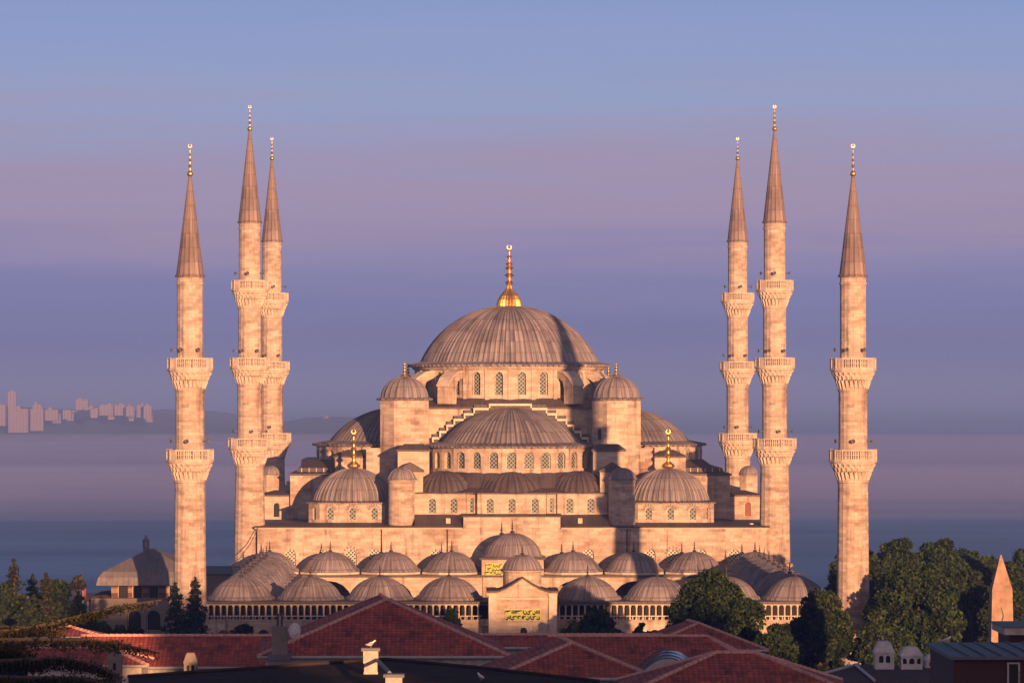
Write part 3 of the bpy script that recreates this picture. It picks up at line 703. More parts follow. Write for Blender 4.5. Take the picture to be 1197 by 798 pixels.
# ------------------------------------------------------------------ minarets
def minaret(name, x, y, label, levels, cone0, cone1, tip, r_top, r_bot, base_z, arms):
    """levels: (rail z, shaft radius below, balcony radius)"""
    t_ = thing('minaret', (x, y, 0), label, 'minaret', 'minarets round the mosque')
    prof = [(r_bot*1.12, -1.0), (r_bot*1.12, base_z-.6), (r_bot*1.2, base_z-.5), (r_bot*1.2, base_z-.1), (r_bot*1.02, base_z)]
    lv = sorted(levels); rb = [l[1] for l in lv]+[r_top]
    zprev = base_z
    for i, (zr, rs, rbal) in enumerate(lv):
        prof += [(rs, zr-3.9), (rs*1.06, zr-3.8), (rs*1.06, zr-3.55), (rs, zr-3.4), (rs, zr-1.6)]
        nxt = rb[i+1]; prof += [(nxt, zr-1.55)]
    prof += [(r_top, cone0-1.0), (r_top*1.06, cone0-.95), (r_top*1.06, cone0-.75), (r_top, cone0-.7), (r_top, cone0-.05)]
    mb = MB(); n = 64; mb.lathe(prof, n, mod=lambda i: (1.0, .985, .985, 1.0, 1.012, 1.0, .985, .985)[i % 8])
    mb.build('shaft', M['shaft'], t_)
    mb = MB(); mb.lathe([(r_top*1.0,-.1),(r_top*1.1,-.1),(r_top*1.13,.05),(r_top*1.02,.25),(.16,cone1-cone0)], 64, mod=lambda i: 1.035 if i % 4 == 0 else 1.0, cap1=True)
    sp = mb.build('spire', M['spire'], t_, (0,0,cone0))
    finial(sp, cone1-cone0-.1, tip-cone1, .35, M['gold'], True)
    for i, (zr, rs, R) in enumerate(lv):
        mb = MB(); zf = zr-1.45; n = 24
        mb.lathe([(rs*.98,zf-.05),(R*1.01,zf-.05),(R*1.03,zf+.05),(R*1.03,zf+.18),(R*.98,zf+.2),(rs*.9,zf+.2)], 16, ph=PI/16)
        tiers = 3; hs = (.42, .5, .85); z1 = zf-.052
        for k in range(tiers):
            ro = rs+(R*.97-rs)*(1, .72, .46)[k]; ri = rs+(R*.97-rs)*(.72, .46, .0)[k]; z0 = z1-hs[k]; last = k == 2
            if last: mb.lathe([(ri*.985,z0),(ri+(ro-ri)*.05,z1-.1),(ro*.97,z1-.06),(ro*.985,z1)], 48)
            else: mb.lathe([(ri*.985,z0+.02),(ri+(ro-ri)*.3,z1-.25),(ro*.975,z1-.14),(ro*.985,z1)], 48)
            for j in range(n):
                a = 2*PI*(j+.5*(k % 2))/n; c, s = math.cos(a), math.sin(a); w = PI*ro/n*(.52 if last else .8); dn = .28 if last else .12
                T = lambda u, v, z: (u*c-v*s, u*s+v*c, z)
                vs = [T(ri*.96,-w*.4,z0-dn*.6), T(ri*.96,w*.4,z0-dn*.6), T(ri+(ro-ri)*.3,0,z0-dn), T(ro*.98,-w,z1-.12), T(ro*.98,w,z1-.12), T(ro*1.012,0,z1-(.3 if last else .2)), T(ri*.96,-w,z1-.06), T(ri*.96,w,z1-.06)]
                mb.add(vs, [(0,2,5,3),(2,1,4,5),(0,3,6),(1,7,4),(3,5,4,7,6),(0,1,2)])
            z1 = z0
        bal = mb.build('balcony', M['trim'], t_)
        rl = MB(); R_ = R*.985
        for j in range(16):
            a0, a1 = 2*PI*j/16+PI/16, 2*PI*(j+1)/16+PI/16; am = (a0+a1)/2; ap = R_*math.cos(PI/16); wd = 2*R_*math.sin(PI/16)
            c, s = math.cos(am), math.sin(am)
            def bx(u0, u1, z0, z1, th=.05):
                q = [(ap-th,u0),(ap+th,u0),(ap+th,u1),(ap-th,u1)]; rl.prism([(p*c-v*s, p*s+v*c) for p, v in q], z0, z1)
            bx(-wd/2, -wd/2+.12, zf+.2, zr+.02, .1); bx(-wd/2+.121, wd/2-.001, zr-.16, zr, .075); bx(-wd/2+.121, wd/2-.001, zf+.2, zf+.36, .06)
            m_ = 3
            for k in range(m_):
                u = -wd/2+.12+(wd-.12)*(k+1)/(m_+1); bx(u-.04, u+.04, zf+.361, zr-.161, .04)
            for k in range(1):
                z = zf+.36+(zr-.16-zf-.36)*.5; 
                for kk in range(m_+1):
                    u0 = -wd/2+.12+(wd-.12)*kk/(m_+1)+.056; u1 = -wd/2+.12+(wd-.12)*(kk+1)/(m_+1)-.056; bx(u0, u1, z-.035, z+.035, .035)
        rl.build('railing', M['trim'], bal)
        # loudspeaker horns over the rail
        rr = rb[i+1]
        for a in arms[i % len(arms)]:
            a = math.radians(a); c, s = math.cos(a), math.sin(a); hb = MB()
            hb.tube([(rr*.95*c, rr*.95*s, .9), ((rr+.55)*c, (rr+.55)*s, .9)], .05, 5)
            q0 = Vector((rr+.45, 0, .9)); 
            rings = []
            for (d, r) in ((0,.08),(.2,.1),(.38,.25),(.38,.2),(.2,.06)):
                rings.append([((rr+.35+d)*c-r*math.cos(2*PI*k/12)*s, (rr+.35+d)*s+r*math.cos(2*PI*k/12)*c, .9+r*math.sin(2*PI*k/12)) for k in range(12)])
            hb.loft(rings, True, True, True); hb.build('loudspeaker', M['horn'], t_, (0,0,zr+.05))
    return t_
arms = [(-95,-25,205),(-60,-115,190),(-80,-10,200)]
lvM = [(24.66,1.95,2.95),(35.7,1.7,2.72),(46.3,1.58,2.52)]; lvF = [(24.4,1.74,2.7),(34.9,1.66,2.6)]
for args in (
    (-32.55+.25, 432, 'two-balcony minaret leftmost of the six, rising beside the dark cedars', 'F'),
    (44.05, 432, 'two-balcony minaret rightmost of the six, in front of the leafy trees', 'F'),
    (-30.3, 515, 'tall three-balcony minaret at the left front corner of the hall', 'M'),
    (41.75, 515, 'tall three-balcony minaret at the right front corner of the hall', 'M'),
    (-30.7, 580, 'three-balcony minaret at the rear left, half hidden by a nearer minaret', 'R'),
    (41.3, 580, 'three-balcony minaret standing at the rear right corner of the hall', 'R')):
    x, y, lab, k = args
    if k == 'F': minaret('minaret', x, y, lab, lvF, 44.3, 55.9, 59.9, 1.5, 1.85, 6.0, arms)
    else: minaret('minaret', x, y, lab, lvM, 54.25, 66.9, 70.7, 1.48, 2.12, 7.6, arms[::-1] if k == 'M' else arms)

# ------------------------------------------------------------------ courtyard arcade
court = thing('courtyard_arcade', (CX, 475.5, 0), 'low domed arcade enclosing the mosque courtyard, with a row of slim columns', 'arcade')
YO = -36.0; DX = 8.2; YF, YB = -31.5, 31.5
mb = MB()
for s in (-1, 1):
    a, b = sorted((s*36.9, s*4.3)); 
    facet_wall(mb, (a,YO), (b,YO), -1, 4.15, [((b-a)*(i+.5)/7, 1.2, 1.3, 2.0) for i in range(7)], .35)
    mb.box(a, b, YO-.12, YO+.3, 4.153, 4.35)
facet_wall(mb, (-36.9,36), (-36.9,YO), -1, 6.2); facet_wall(mb, (36.9,YO), (36.9,36), -1, 6.2)
mb.build('outer_wall', M['stone'], court)
mb = MB()
for s in (-1, 1):
    for i in range(44):
        a = s*(4.6+i*.73); mb.box(a-.05, a+.05, YO-.05, YO+.05, 4.352, 4.72)
    a, b = sorted((s*36.8, s*4.35)); mb.box(a, b, YO-.08, YO+.08, 4.722, 4.84)
mb.build('balustrade', M['trim'], court)
mb = MB(); mb.box(-36.7, 36.7, YO+2.2, YO+2.5, 4.3, 6.2); mb.build('gallery_back_wall', M['dark'], court)  # near-black coat puts the shade behind the columns into the wall colour
colm = None
for s in (-1, 1):
    for i in range(43):
        x = s*(4.75+i*.755)
        if colm is None:
            mb = MB(); mb.box(-.13,.13,-.13,.13,4.352,4.5); mb.lathe([(.1,4.5),(.09,5.7),(.14,5.9)], 8); mb.box(-.15,.15,-.15,.15,5.9,6.05)
            colm = mb.build('column', M['trim'], court, (x, YO+.3, 0))
        else: dup(colm, court, (x, YO+.3, 0))
mb = MB(); mb.box(-36.9, 36.9, YO, YO+.6, 6.052, 6.2); mb.build('eave_beam', M['trim'], court)
mb = MB()          # inner arcade walls
for (p0, p1, nb) in (((-28.7,27.4),(28.7,27.4),7), ((-28.7,-27.4),(-28.7,27.4),7), ((28.7,27.4),(28.7,-27.4),7)):
    L = math.dist(p0, p1); facet_wall(mb, p0, p1, -1, 6.2, [(L*(i+.5)/nb, -.9, L/nb*.78, 6.6) for i in range(nb)], .7)
mb.build('arcade_wall', M['stone2'], court)
mb = MB(); e = 37.4; i_ = 28.2
def slab(x0, x1, y0, y1): mb.box(x0, x1, y0, y1, 6.202, 6.5)
slab(-e, e, YO-.5, -27.2); slab(-e, e, 27.0, 36.0); slab(-e, -i_, -27.198, 26.998); slab(i_, e, -27.198, 26.998)
mb.build('arcade_roof', M['lead_flat'], court)
dm = None
cells = [(DX*i, YF) for i in range(-4, 5) if i] + [(DX*i, YB) for i in range(-4, 5) if i] + [(s*DX*4, YF+(YB-YF)*j/8) for j in range(1, 8) for s in (-1, 1)]
for (x, y) in cells:
    hi = .28 if y == YB else 0
    if dm is None:
        mb = MB(); ribbed(mb, [(4.05,-.02),(3.95,.25),(3.72,.42)]+[(r, z+.42) for r, z in cap_profile(3.6, 2.25, 9)], 32, .05)
        dm = mb.build('arcade_dome', M['lead_small'], court, (x, y, 6.5+hi)); finial(dm, 2.65, 1.75, .3, M['bronze'], False); d_ = dm
    else: d_ = dup(dm, court, (x, y, 6.5+hi))
    d_.rotation_euler.z = random.uniform(0, 6)
mb = MB()
for i in range(-4, 5):
    if i: mb.prism([(DX*i+u*.99, YB+v*.99) for u, v in octa(4.0)], 6.503, 6.78)
mb.build('dome_base', M['trim'], court)
# taller middle bay of the hall portico, with its inscription
mb = MB(); mb.box(-4.15, 4.15, 27.2, 35.4, 6.3, 8.55); mb.box(-4.0, 4.0, 27.15, 27.198, -1, 6.3); mb.build('portico_block', M['stone2'], court)
mb = MB(); mb.box(-4.45, 4.45, 26.9, 35.3, 8.553, 8.78); mb.build('portico_eave', M['lead_flat'], court)
mb = MB(); ribbed(mb, [(4.3,0),(4.15,.2)]+[(r, z+.2) for r, z in cap_profile(3.95, 3.0, 10)], 34, .05)
pd = mb.build('portico_dome', M['lead_small'], court, (0, YB, 8.78)); finial(pd, 3.2, 2.1, .35, M['bronze'], False)
def inscription(parent, loc, w, h, rows, seed):
    r_ = random.Random(seed)
    p = MB().box(-w/2, w/2, -.05, .05, 0, h).build('inscription_panel', M['panel'], parent, loc)
    fr = MB(); fr.box(-w/2-.09, w/2+.09, -.07, .04, -.09, -.002); fr.box(-w/2-.09, w/2+.09, -.07, .04, h+.002, h+.09)
    fr.build('frame', M['trim'], p)
    s = MB(); rh = h/rows
    for k in range(rows):
        zb = k*rh+rh*.2; x = w/2-.12
        while x > -w/2+.25:
            ty = r_.random(); tck = .045*rh/.5
            if ty < .4:      # upright stroke
                s.tube([(x,-.075,zb), (x-.03,-.075,zb+rh*.35), (x+.02,-.075,zb+rh*.68)], [tck,tck*1.1,tck*.7], 4); x -= .16
            elif ty < .75:   # bowl
                wd = r_.uniform(.22,.4); pts = [(x-wd*(.5-.5*math.cos(PI*i/7)), -.075, zb+.14*rh-.24*rh*math.sin(PI*i/7)+(.3*rh if i == 0 else 0)) for i in range(8)]
                s.tube(pts, [tck*(.7+.8*math.sin(PI*i/7)) for i in range(8)], 4); 
                s.tube([(x-wd*.5,-.075,zb+.4*rh),(x-wd*.5+.05,-.075,zb+.44*rh)], tck*1.2, 4); x -= wd+.06
            else:            # sweeping stroke over the row
                wd = r_.uniform(.35,.6); pts = [(x-wd*i/5, -.075, zb+rh*(.55-.3*i/5+.12*math.sin(PI*i/5))) for i in range(6)]
                s.tube(pts, [tck*.6,tck,tck*1.3,tck*1.2,tck,tck*.5], 4); x -= wd*.6
    s.build('lettering', M['ink'], p)
inscription(court, (lx(578,503), 27.08, 6.55), 2.3, 1.5, 3, 3)

# ------------------------------------------------------------------ courtyard gate
gate = thing('courtyard_gate', (X(611,435.5), 439, 0), 'tall stone portal block with curved gable, small dome and gilded inscription', 'gate')
prof = [(-4.0,-1),(4.0,-1),(4.0,7.75),(3.0,7.75)]
og = [(2.6,7.85),(1.9,8.15),(1.2,8.55),(.6,8.95),(0,9.35)]
prof += og+[(-x, z) for x, z in reversed(og[:-1])]+[(-3.0,7.75),(-4.0,7.75)]
MB().exty(prof, -3.5, 4.5).build('portal_block', M['stone2'], gate)
mb = MB(); top = [(3.05,7.78)]+[(x, z+.03) for x, z in og]; top = top+[(-x, z) for x, z in reversed(top[:-1])]
up = [(x, z+.16) for x, z in top]
mb.exty(top+up[::-1], -3.75, 3.0)
for s in (-1, 1):
    a, b = sorted((s*4.2, s*3.06)); mb.box(a, b, -3.8, 4.7, 7.753, 7.95)
mb.build('gable_coping', M['lead_flat'], gate)
mb = MB()
for s in (-1, 1):
    a, b = sorted((s*3.95, s*3.05)); mb.box(a, b, -3.72, -3.503, -1, 7.4); mb.box(a-.08, b+.08, -3.8, -3.503, 7.403, 7.6)
mb.box(-3.049, 3.049, -3.62, -3.503, 6.95, 7.12)
mb.build('pilasters', M['trim'], gate)
MB().lathe([(2.25,7.8),(2.25,9.9),(2.45,10.0),(2.45,10.15),(2.2,10.15)], 24).build('dome_drum', M['stone2'], gate, (0,.6,0))
mb = MB(); ribbed(mb, [(2.3,-.05),(2.5,-.05),(2.5,.05)]+[(r, z+.05) for r, z in cap_profile(2.3, 1.75, 9, .06)], 24, .06)
gd = mb.build('gate_dome', M['lead_small'], gate, (0,.6,10.2)); finial(gd, 1.8, 1.3, .25, M['bronze'], False)
inscription(gate, (0,-3.56,4.55), 4.15, 1.25, 2, 11)
a = arch(1.1, 2.2); nn = len(a)
mb = MB(); b = [(x*.55, z) for x, z in arch(1.4, 1.5)]
mb.exty(arch(.75, 1.35), -3.58, -3.502); mb.exty([(x, z) for x, z in arch(1.3, .75)], -3.6, -3.581)
mb.build('doorway', M['dark'], gate, (.12,0,2.35))

# ------------------------------------------------------------------ left pavilion, low wing behind
pav = thing('pavilion', (X(175,465), 465, 0), 'lead roofed pavilion with striped upper walls and dark arches, left of the mosque', 'pavilion')
PY = 455.0; K = PY/552; px0 = lambda p: X(p, PY)-pav.location.x
def Lz(py): return Z(py, PY)
a, b = px0(130), px0(228); mb = MB(); ys = PY-465
wins = [(px0(p)-a, Lz(700), 1.5*K, 2.5*K) for p in (143.5, 160.5, 179.5, 203)]
facet_wall(mb, (a,ys), (b,ys), Lz(703)-.2, Lz(683), wins, .4); facet_wall(mb, (b,ys), (b,ys+14), Lz(703)-.2, Lz(683)); facet_wall(mb, (a,ys+14), (a,ys), Lz(703)-.2, Lz(683))
stripe, t, bs = mat('striped_masonry'); g = node(t, 'ShaderNodeNewGeometry'); p = xyz(t, g.outputs['Position'])
fr_ = math_(t, 'FRACT', math_(t, 'MULTIPLY', p[2], .9))
c = ramp(t, fr_, [(.48, (.3,.22,.17,1)), (.52, (.14,.06,.045,1))]); c = mixc(t, 'MULTIPLY', .6, c, ramp(t, noise(t, g.outputs['Position'], 2, 5), [(.3, G(.5)), (.7, G(1.2))]))
t.links.new(c, bs.inputs['Base Color']); bs.inputs['Roughness'].default_value = .9
mb.build('upper_wall', stripe, pav)
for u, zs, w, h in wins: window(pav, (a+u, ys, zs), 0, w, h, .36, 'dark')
mb = MB(); a, b = px0(108), px0(238); wins = [(px0(p)-a, Lz(736), 2.05*K, 3.0*K) for p in (158, 180.5)]
facet_wall(mb, (a,ys-1.5), (b,ys-1.5), -3, Lz(703)+.35, wins, 1.0); mb.box(a, b, ys-1.6, ys+14, Lz(703)+.352, Lz(703)+.5); facet_wall(mb, (a,ys+14), (a,ys-1.5), -3, Lz(703)+.35)
mb.build('terrace_wall', M['greyrender'], pav)
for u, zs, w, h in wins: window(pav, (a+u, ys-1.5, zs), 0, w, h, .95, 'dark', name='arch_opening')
e0, e1 = px0(114.5), px0(232); zE = Lz(681); mb = MB(); rings = []
for (ins, z) in ((0, -.25), (0, 0), (.25, .9), (.9, 1.7), (3.2, 2.9), (5.6, 4.1), (7.0, 4.75)):
    ins *= K; z = zE+z*K; k = ins; rings.append([(e0+ins,ys-2+k,z),(e1-ins,ys-2+k,z),(e1-ins,ys+13-k,z),(e0+ins,ys+13-k,z)])
mb.loft(rings, True, True, True); mb.build('roof', M['lead_grid'], pav)
xl = px0(167); mb = MB(); mb.prism([(xl+u, ys+4.5+v) for u, v in octa(.36)], zE+2.4, zE+4.1)
lan = mb.build('roof_lantern', M['greyrender'], pav)  # shade on the lantern is put into its darker render
mb = MB()
for i in range(8):
    an = PI/8+i*PI/4; mb.box(xl+.36*math.cos(an)-.07, xl+.36*math.cos(an)+.07, ys+4.5+.36*math.sin(an)-.07, ys+4.5+.36*math.sin(an)+.07, zE+4.102, zE+4.9)
mb.build('lantern_posts', M['greyrender'], lan)
MB().lathe([(.48,0),(.44,.12),(.2,.4),(.05,.75)], 10, cap1=True).build('lantern_cap', M['lead_small'], lan, (xl, ys+4.5, zE+4.9))
wing = thing('low_wing', (X(255,545), 548, 0), 'low dark lead roofed wing with a sloping rail between the two left minarets', 'building')
mb = MB(); a, b = X(236,540)-wing.location.x, X(276,540)-wing.location.x; mb.box(a, b, -8, 6, -1, Z(672,540)); mb.build('wall', M['greyrender'], wing)
mb = MB(); mb.extx([(-8.3,Z(672,540)+.003),(-8.3,Z(671,540)+.1),(0,Z(664,540)),(6.3,Z(671,540)),(6.3,Z(672,540)+.003)], a-.3, b+.3); mb.build('roof', M['lead_flat'], wing)
MB().tube([(a+.5,-9,Z(712,540)),(b-.8,-9,Z(678,540))], .07).build('rail', M['gutter'], wing)
sh = thing('low_annex', (X(112,462), 463, 0), 'small annex with a dark shallow curved roof beside the pavilion', 'building')
mb = MB(); a, b = X(98,454)-sh.location.x, X(128,454)-sh.location.x
mb.box(a+.3, b-.3, -8, 2, -3, Z(703,454)); mb.build('wall', M['greyrender'], sh)
mb = MB(); mb.exty([(a,Z(703,454)+.003),(b,Z(703,454)+.003),(b,Z(697,454)),((a+b)/2+1,Z(695,454)),((a+b)/2-.6,Z(696.5,454)),(a,Z(702,454))], -8.4, 2.4); mb.build('roof', M['bitumen'], sh)

# ------------------------------------------------------------------ obelisk
ob = thing('obelisk', (X(1170,350), 350, 0), 'tapering pink granite obelisk with a pointed tip, lit orange, at right', 'obelisk')
def sqr(h, z, o=0): return [(-h,-h,z),(h,-h,z),(h,h,z),(-h,h,z)]
mb = MB().loft([sqr(1.2,-.5), sqr(1.17,2), sqr(.94,Z(688,350)), sqr(.05,Z(648,350))], True, True, True); sh_ = mb.build('shaft', M['granite'], ob)
mb = MB()
for (x, z0, z1) in ((.3,4.5,7.6),):
    mb.tube([(-.1,-1.19,7.4),(-.35,-1.17,8.6),(.1,-1.14,10.2),(-.1,-1.12,11.0)], [.02,.03,.03,.02], 4)
mb.build('crack', M['voussoir'], sh_)
MB().box(-2.0,2.0,-2.0,2.0,-2.2,-.503).build('pedestal', M['trim'], ob)

# ------------------------------------------------------------------ near tiled houses
def roof_faces(mb, faces):
    for pts in faces:
        P = [Vector(p) for p in pts]; u = (P[1]-P[0]); u.z = 0 if abs(u.z) < .4 else u.z; u.normalize()
        n = (P[1]-P[0]).cross(P[2]-P[0]).normalized(); v = n.cross(u)
        mb.uv[len(mb.f)] = [((p-P[0]).dot(u), (p-P[0]).dot(v)) for p in P]
        mb.add(pts, [tuple(range(len(pts)))])
def house(name, label, base, faces, ridges, eaves, walls, cat='house', m='tile'):
    o = thing(name, base, label, cat, 'red tiled houses below the mosque'); B = Vector(base)
    rel = lambda p: tuple(Vector(p)-B)
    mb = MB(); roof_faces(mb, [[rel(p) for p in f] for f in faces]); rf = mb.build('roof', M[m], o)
    for r in ridges:
        pts = [Vector(rel(p)) for p in r]; n = max(2, int((pts[1]-pts[0]).length/.38)); mb = MB()
        q = [pts[0].lerp(pts[1], i/n) for i in range(n+1)]
        for i in range(n):                       # overlapping half-round tiles
            mb.tube([q[i], q[i].lerp(q[i+1], .93)], [.15, .115], 7)
        mb.build('ridge_cap', M['ridge'], rf)
    for r in eaves: 
        pts = [Vector(rel(p)) for p in r]; MB().tube([pts[0]+Vector((0,-.08,-.06)), pts[1]+Vector((0,-.08,-.06))], .09, 8).build('gutter', M['gutter'], rf)
    mb = MB()
    for w in walls:
        for i in range(len(w)):
            p0, p1 = rel(w[i]), rel(w[(i+1)%len(w)])
            mb.add([(p0[0],p0[1],-B.z-3), (p1[0],p1[1],-B.z-3), (p1[0],p1[1],p1[2]-.12), (p0[0],p0[1],p0[2]-.12)], [(0,1,2,3)])
    mb.build('wall', M['render'], o)
    return o
def hip(name, label, apx, apy, Ya, fpx, fpy, Yf, eave_py, Ye, half=None, over=.4):
    """hip roof whose ridge runs away from the viewer: near apex, far ridge end, front eave"""
    A = (X(apx,Ya), Ya, Z(apy,Ya)); Bf = (X(fpx,Yf), Yf, A[2]); ze = Z(eave_py,Ye); h = half or (Ya-Ye)
    L0, R0 = (A[0]-h, Ye, ze), (A[0]+h, Ye, ze); L1, R1 = (Bf[0]-h, Yf, ze), (Bf[0]+h, Yf, ze)
    fc = [[L0, R0, A], [R0, R1, Bf, A], [L1, L0, A, Bf], [R1, L1, Bf]]
    s = .45; wl = [(L0[0]+s,L0[1]+s,ze),(R0[0]-s,R0[1]+s,ze),(R1[0]-s,R1[1]-.1,ze),(L1[0]+s,L1[1]-.1,ze)]
    return house(name, label, (A[0], Ya, ze-3), fc, [(L0,A),(R0,A),(A,Bf)], [(L0,R0)], [wl]), (L0,R0,A,Bf,L1,R1)
def gable(name, label, px_l, px_r, ridge_py, Yr, eave_py, Ye, hipr=0, hipl=0, xl=None, xr=None):
    """roof whose ridge runs across the view"""
    zr, ze = Z(ridge_py,Yr), Z(eave_py,Ye); xl = X(px_l,Yr) if xl is None else xl; xr = X(px_r,Yr) if xr is None else xr; Yb = 2*Yr-Ye
    L0, R0, L1, R1 = (xl-hipl,Ye,ze),(xr+hipr,Ye,ze),(xl-hipl,Yb,ze),(xr+hipr,Yb,ze); A, B_ = (xl,Yr,zr),(xr,Yr,zr)
    fc = [[L0,R0,B_,A],[R1,L1,A,B_],[R0,R1,B_],[L1,L0,A]]; rd = [(A,B_)]
    if hipr: rd += [(R0,B_),(R1,B_)]
    if hipl: rd += [(L0,A),(L1,A)]
    s = .4; wl = [(L0[0]+s,Ye+s,ze),(R0[0]-s,Ye+s,ze),(R1[0]-s,Yb-s,ze),(L1[0]+s,Yb-s,ze)]
    return house(name, label, ((xl+xr)/2, Yr, ze-3), fc, rd, [(L0,R0)], [wl])
R1, R1p = hip('tiled_house', 'large hipped red tiled house with a long grey gutter, left of centre in front', 452, 700, 237, 444.6, 694, 243, 766.5, 230, 7.75)
gable('tiled_house', 'long low red tiled house with straight ridge, left of the large hipped house', 95, 330, 742.5, 250, 779, 245.7)
hip('tiled_house', 'small pyramid roofed red house peeking above the cedar branches at far left', 78, 731, 262, 78, 728, 262.8, 744, 259.2, 2.9)
gable('tiled_house', 'red tiled house with a bright right hip behind the drooping cedar branches', 30, 128, 756.5, 235, 777, 232.4, hipr=2.6)
gable('tiled_house', 'narrow red roof ridge directly below the courtyard gate', 440, 775, 741.5, 265, 756, 262.2)
R5 = hip('tiled_house', 'hipped red tiled house at bottom centre, right of the white chimneys', 669, 751, 209.4, 653, 745, 214.5, 792, 205, 4.5)
gable('tiled_house', 'broad red tiled house with the barrel skylight resting on its front slope', 640, 826, 743, 245, 783, 239.9, hipr=3.4)
hip('tiled_house', 'hipped red roof right under the big leafy tree', 816.5, 728, 275, 803, 724, 278.5, 759, 270.4, 4.7)
gable('tiled_house', 'nearest red tiled house with short ridge at bottom, right of the skylight', 837, 882, 762.5, 195, 812, 190, hipr=5, hipl=5)
# flat dark roof in front
Y0 = 186; zf_ = 17.0
fr = thing('flat_roof_house', (0, 172, 0), 'flat roofed house with dark bitumen roof at bottom centre, carrying pale chimneys', 'house')
pl = [(X(150,150),150-172),(X(760,150),150-172),(X(700,181),181-172),(X(560,190),190-172),(X(450,196),196-172),(X(150,184),184-172)]
MB().prism([(x*.985, y) for x, y in pl], -3, zf_-.2).build('wall', M['greyrender'], fr); MB().prism(pl, zf_-.198, zf_).build('roof', M['bitumen'], fr)
mb = MB()
for (a, b) in (((560,190),(700,181)), ((450,196),(560,190)), ((150,184),(450,196))):
    mb.tube([(X(a[0],a[1]), a[1]-172, zf_+.06), (X(b[0],b[1]), b[1]-172, zf_+.06)], .1, 6)
mb.build('roof_edge', M['bitumen'], fr)
def chimney(label, px, w, ytop, Yc, zb, m, cap=True):
    o = thing('chimney', (X(px,Yc), Yc, zb), label, 'chimney', 'chimneys on the near roofs'); zt = Z(ytop,Yc)-zb; h = w/2
    mb = MB(); mb.box(-h*.88,h*.88,-h*.8,h*.8,0,zt*.42); mb.box(-h,h,-h*.92,h*.92,zt*.42+.002,zt-.15); mb.box(-h*.95,h*.95,-h*.86,h*.86,0.0,.1)
    mb.build('stack', M[m], o)
    if cap: MB().box(-h*1.25,h*1.25,-h*1.15,h*1.15,zt-.148,zt).build('cap', M['metal'], o)
    return o
chimney('pale square chimney with metal cap and a gull on top', 433.5, .74, 756.5, 186.6, zf_, 'render')
chimney('second pale chimney cut by the bottom edge of the picture', 460.5, .78, 787, 176, zf_-.6, 'render')
mb = MB().tube([(X(441,186),186,Z(771,186)), (X(455,177),177.5,Z(787,177))], .1, 8); tag(mb.build('flue_pipe', M['metal'], None), 'blue grey flue pipe slanting between the two pale chimneys', 'pipe')
ch = thing('chimney', (X(327,229.2), 229.2, Z(766,229.2)), 'broad brown chimney with two thin pots beside the satellite dish', 'chimney', 'chimneys on the near roofs')
w = 9.3*229.2/F; zt = 33*229.2/F
mb = MB(); mb.loft([sqr(w,0), sqr(w*.93,zt*.98)], True, True, True); mb.box(-w*1.02,w*1.02,-w*1.02,w*1.02,zt*.982,zt*1.04); mb.build('stack', M['greyrender'], ch)
for q in (-.12, .12): MB().lathe([(.07,0),(.07,.75),(.09,.76),(.09,.8)], 8, cap1=True).build('pot', M['bronze'], ch, (q,0,zt*1.04))
MB().box(-w*1.4,w*1.4,-w*1.5,w*1.3,-.2,.12).build('flashing', M['metal'], ch)
sd = thing('satellite_dish', (X(342,228), 228.4, Z(746,228)), 'round white satellite dish fixed beside the broad brown chimney', 'dish')
mb = MB(); rings = []
for r, d in ((.05,.16),(.25,.12),(.42,.05),(.5,0),(.5,-.03),(.42,.02),(.05,.13)):
    rings.append([(r*.72*math.cos(2*PI*k/24), -d+.35*r*math.cos(2*PI*k/24)*.4, r*math.sin(2*PI*k/24)) for k in range(24)])
mb.loft(rings, True, True, True); mb.build('reflector', M['white'], sd, (.12,-.2,.45))
MB().tube([(0,0,-.3),(.05,-.05,.4)], .04, 6).build('mount', M['gutter'], sd); MB().tube([(.1,-.2,.15),(.35,-.75,.35)], .02, 5).build('arm', M['gutter'], sd)
def lantern_chimney(label, px, w, ytop, ybase, Yc, m, roofm, k=2):
    zb = Z(ybase,Yc); zt = Z(ytop,Yc)-zb; h = w/2
    o = thing('chimney', (X(px,Yc), Yc, zb), label, 'chimney', 'chimneys with arched openings on the near roofs')
    mb = MB(); z1 = zt*.52; aw = w*.24
    for i in range(4):
        c_, s_ = math.cos(i*PI/2), math.sin(i*PI/2); T = lambda x, y: (x*c_-y*s_, x*s_+y*c_)
        facet_wall(mb, T(-h,-h), T(h,-h), -.8, z1, [(h+(j-(k-1)/2)*w*.36, z1*.3, aw, z1*.55) for j in range(k)], .1)
    mb.build('stack', M[m], o)
    MB().box(-h+.1,h-.1,-h+.1,h-.1,-.7,z1-.01).build('flue_core', M['dark'], o)
    mb = MB(); mb.loft([sqr(h*1.08,z1+.002), sqr(h*1.08,z1+.08), sqr(h*.62,zt*.97), sqr(h*.45,zt)], True, True, True); mb.build('cap', M[roofm], o)
    return o
lantern_chimney('taller white lantern chimney with two arched openings, left of the white three', 1033, 1.08, 748.5, 778, 216, 'white', 'white')
lantern_chimney('wider white lantern chimney in the middle of the white three', 1064.5, 1.22, 755, 778.5, 216, 'white', 'white', 3)
lantern_chimney('white lantern chimney half hidden by the maroon box, last of the three', 1091, 1.0, 764, 779, 217, 'white', 'white')
lantern_chimney('dark lantern chimney among the cedar branches at lower left', 134.5, .8, 757, 787, 226, 'greyrender', 'greyrender', 1)
lantern_chimney('dark lantern chimney standing against the long red roof', 223, .78, 762, 788, 228, 'greyrender', 'greyrender')
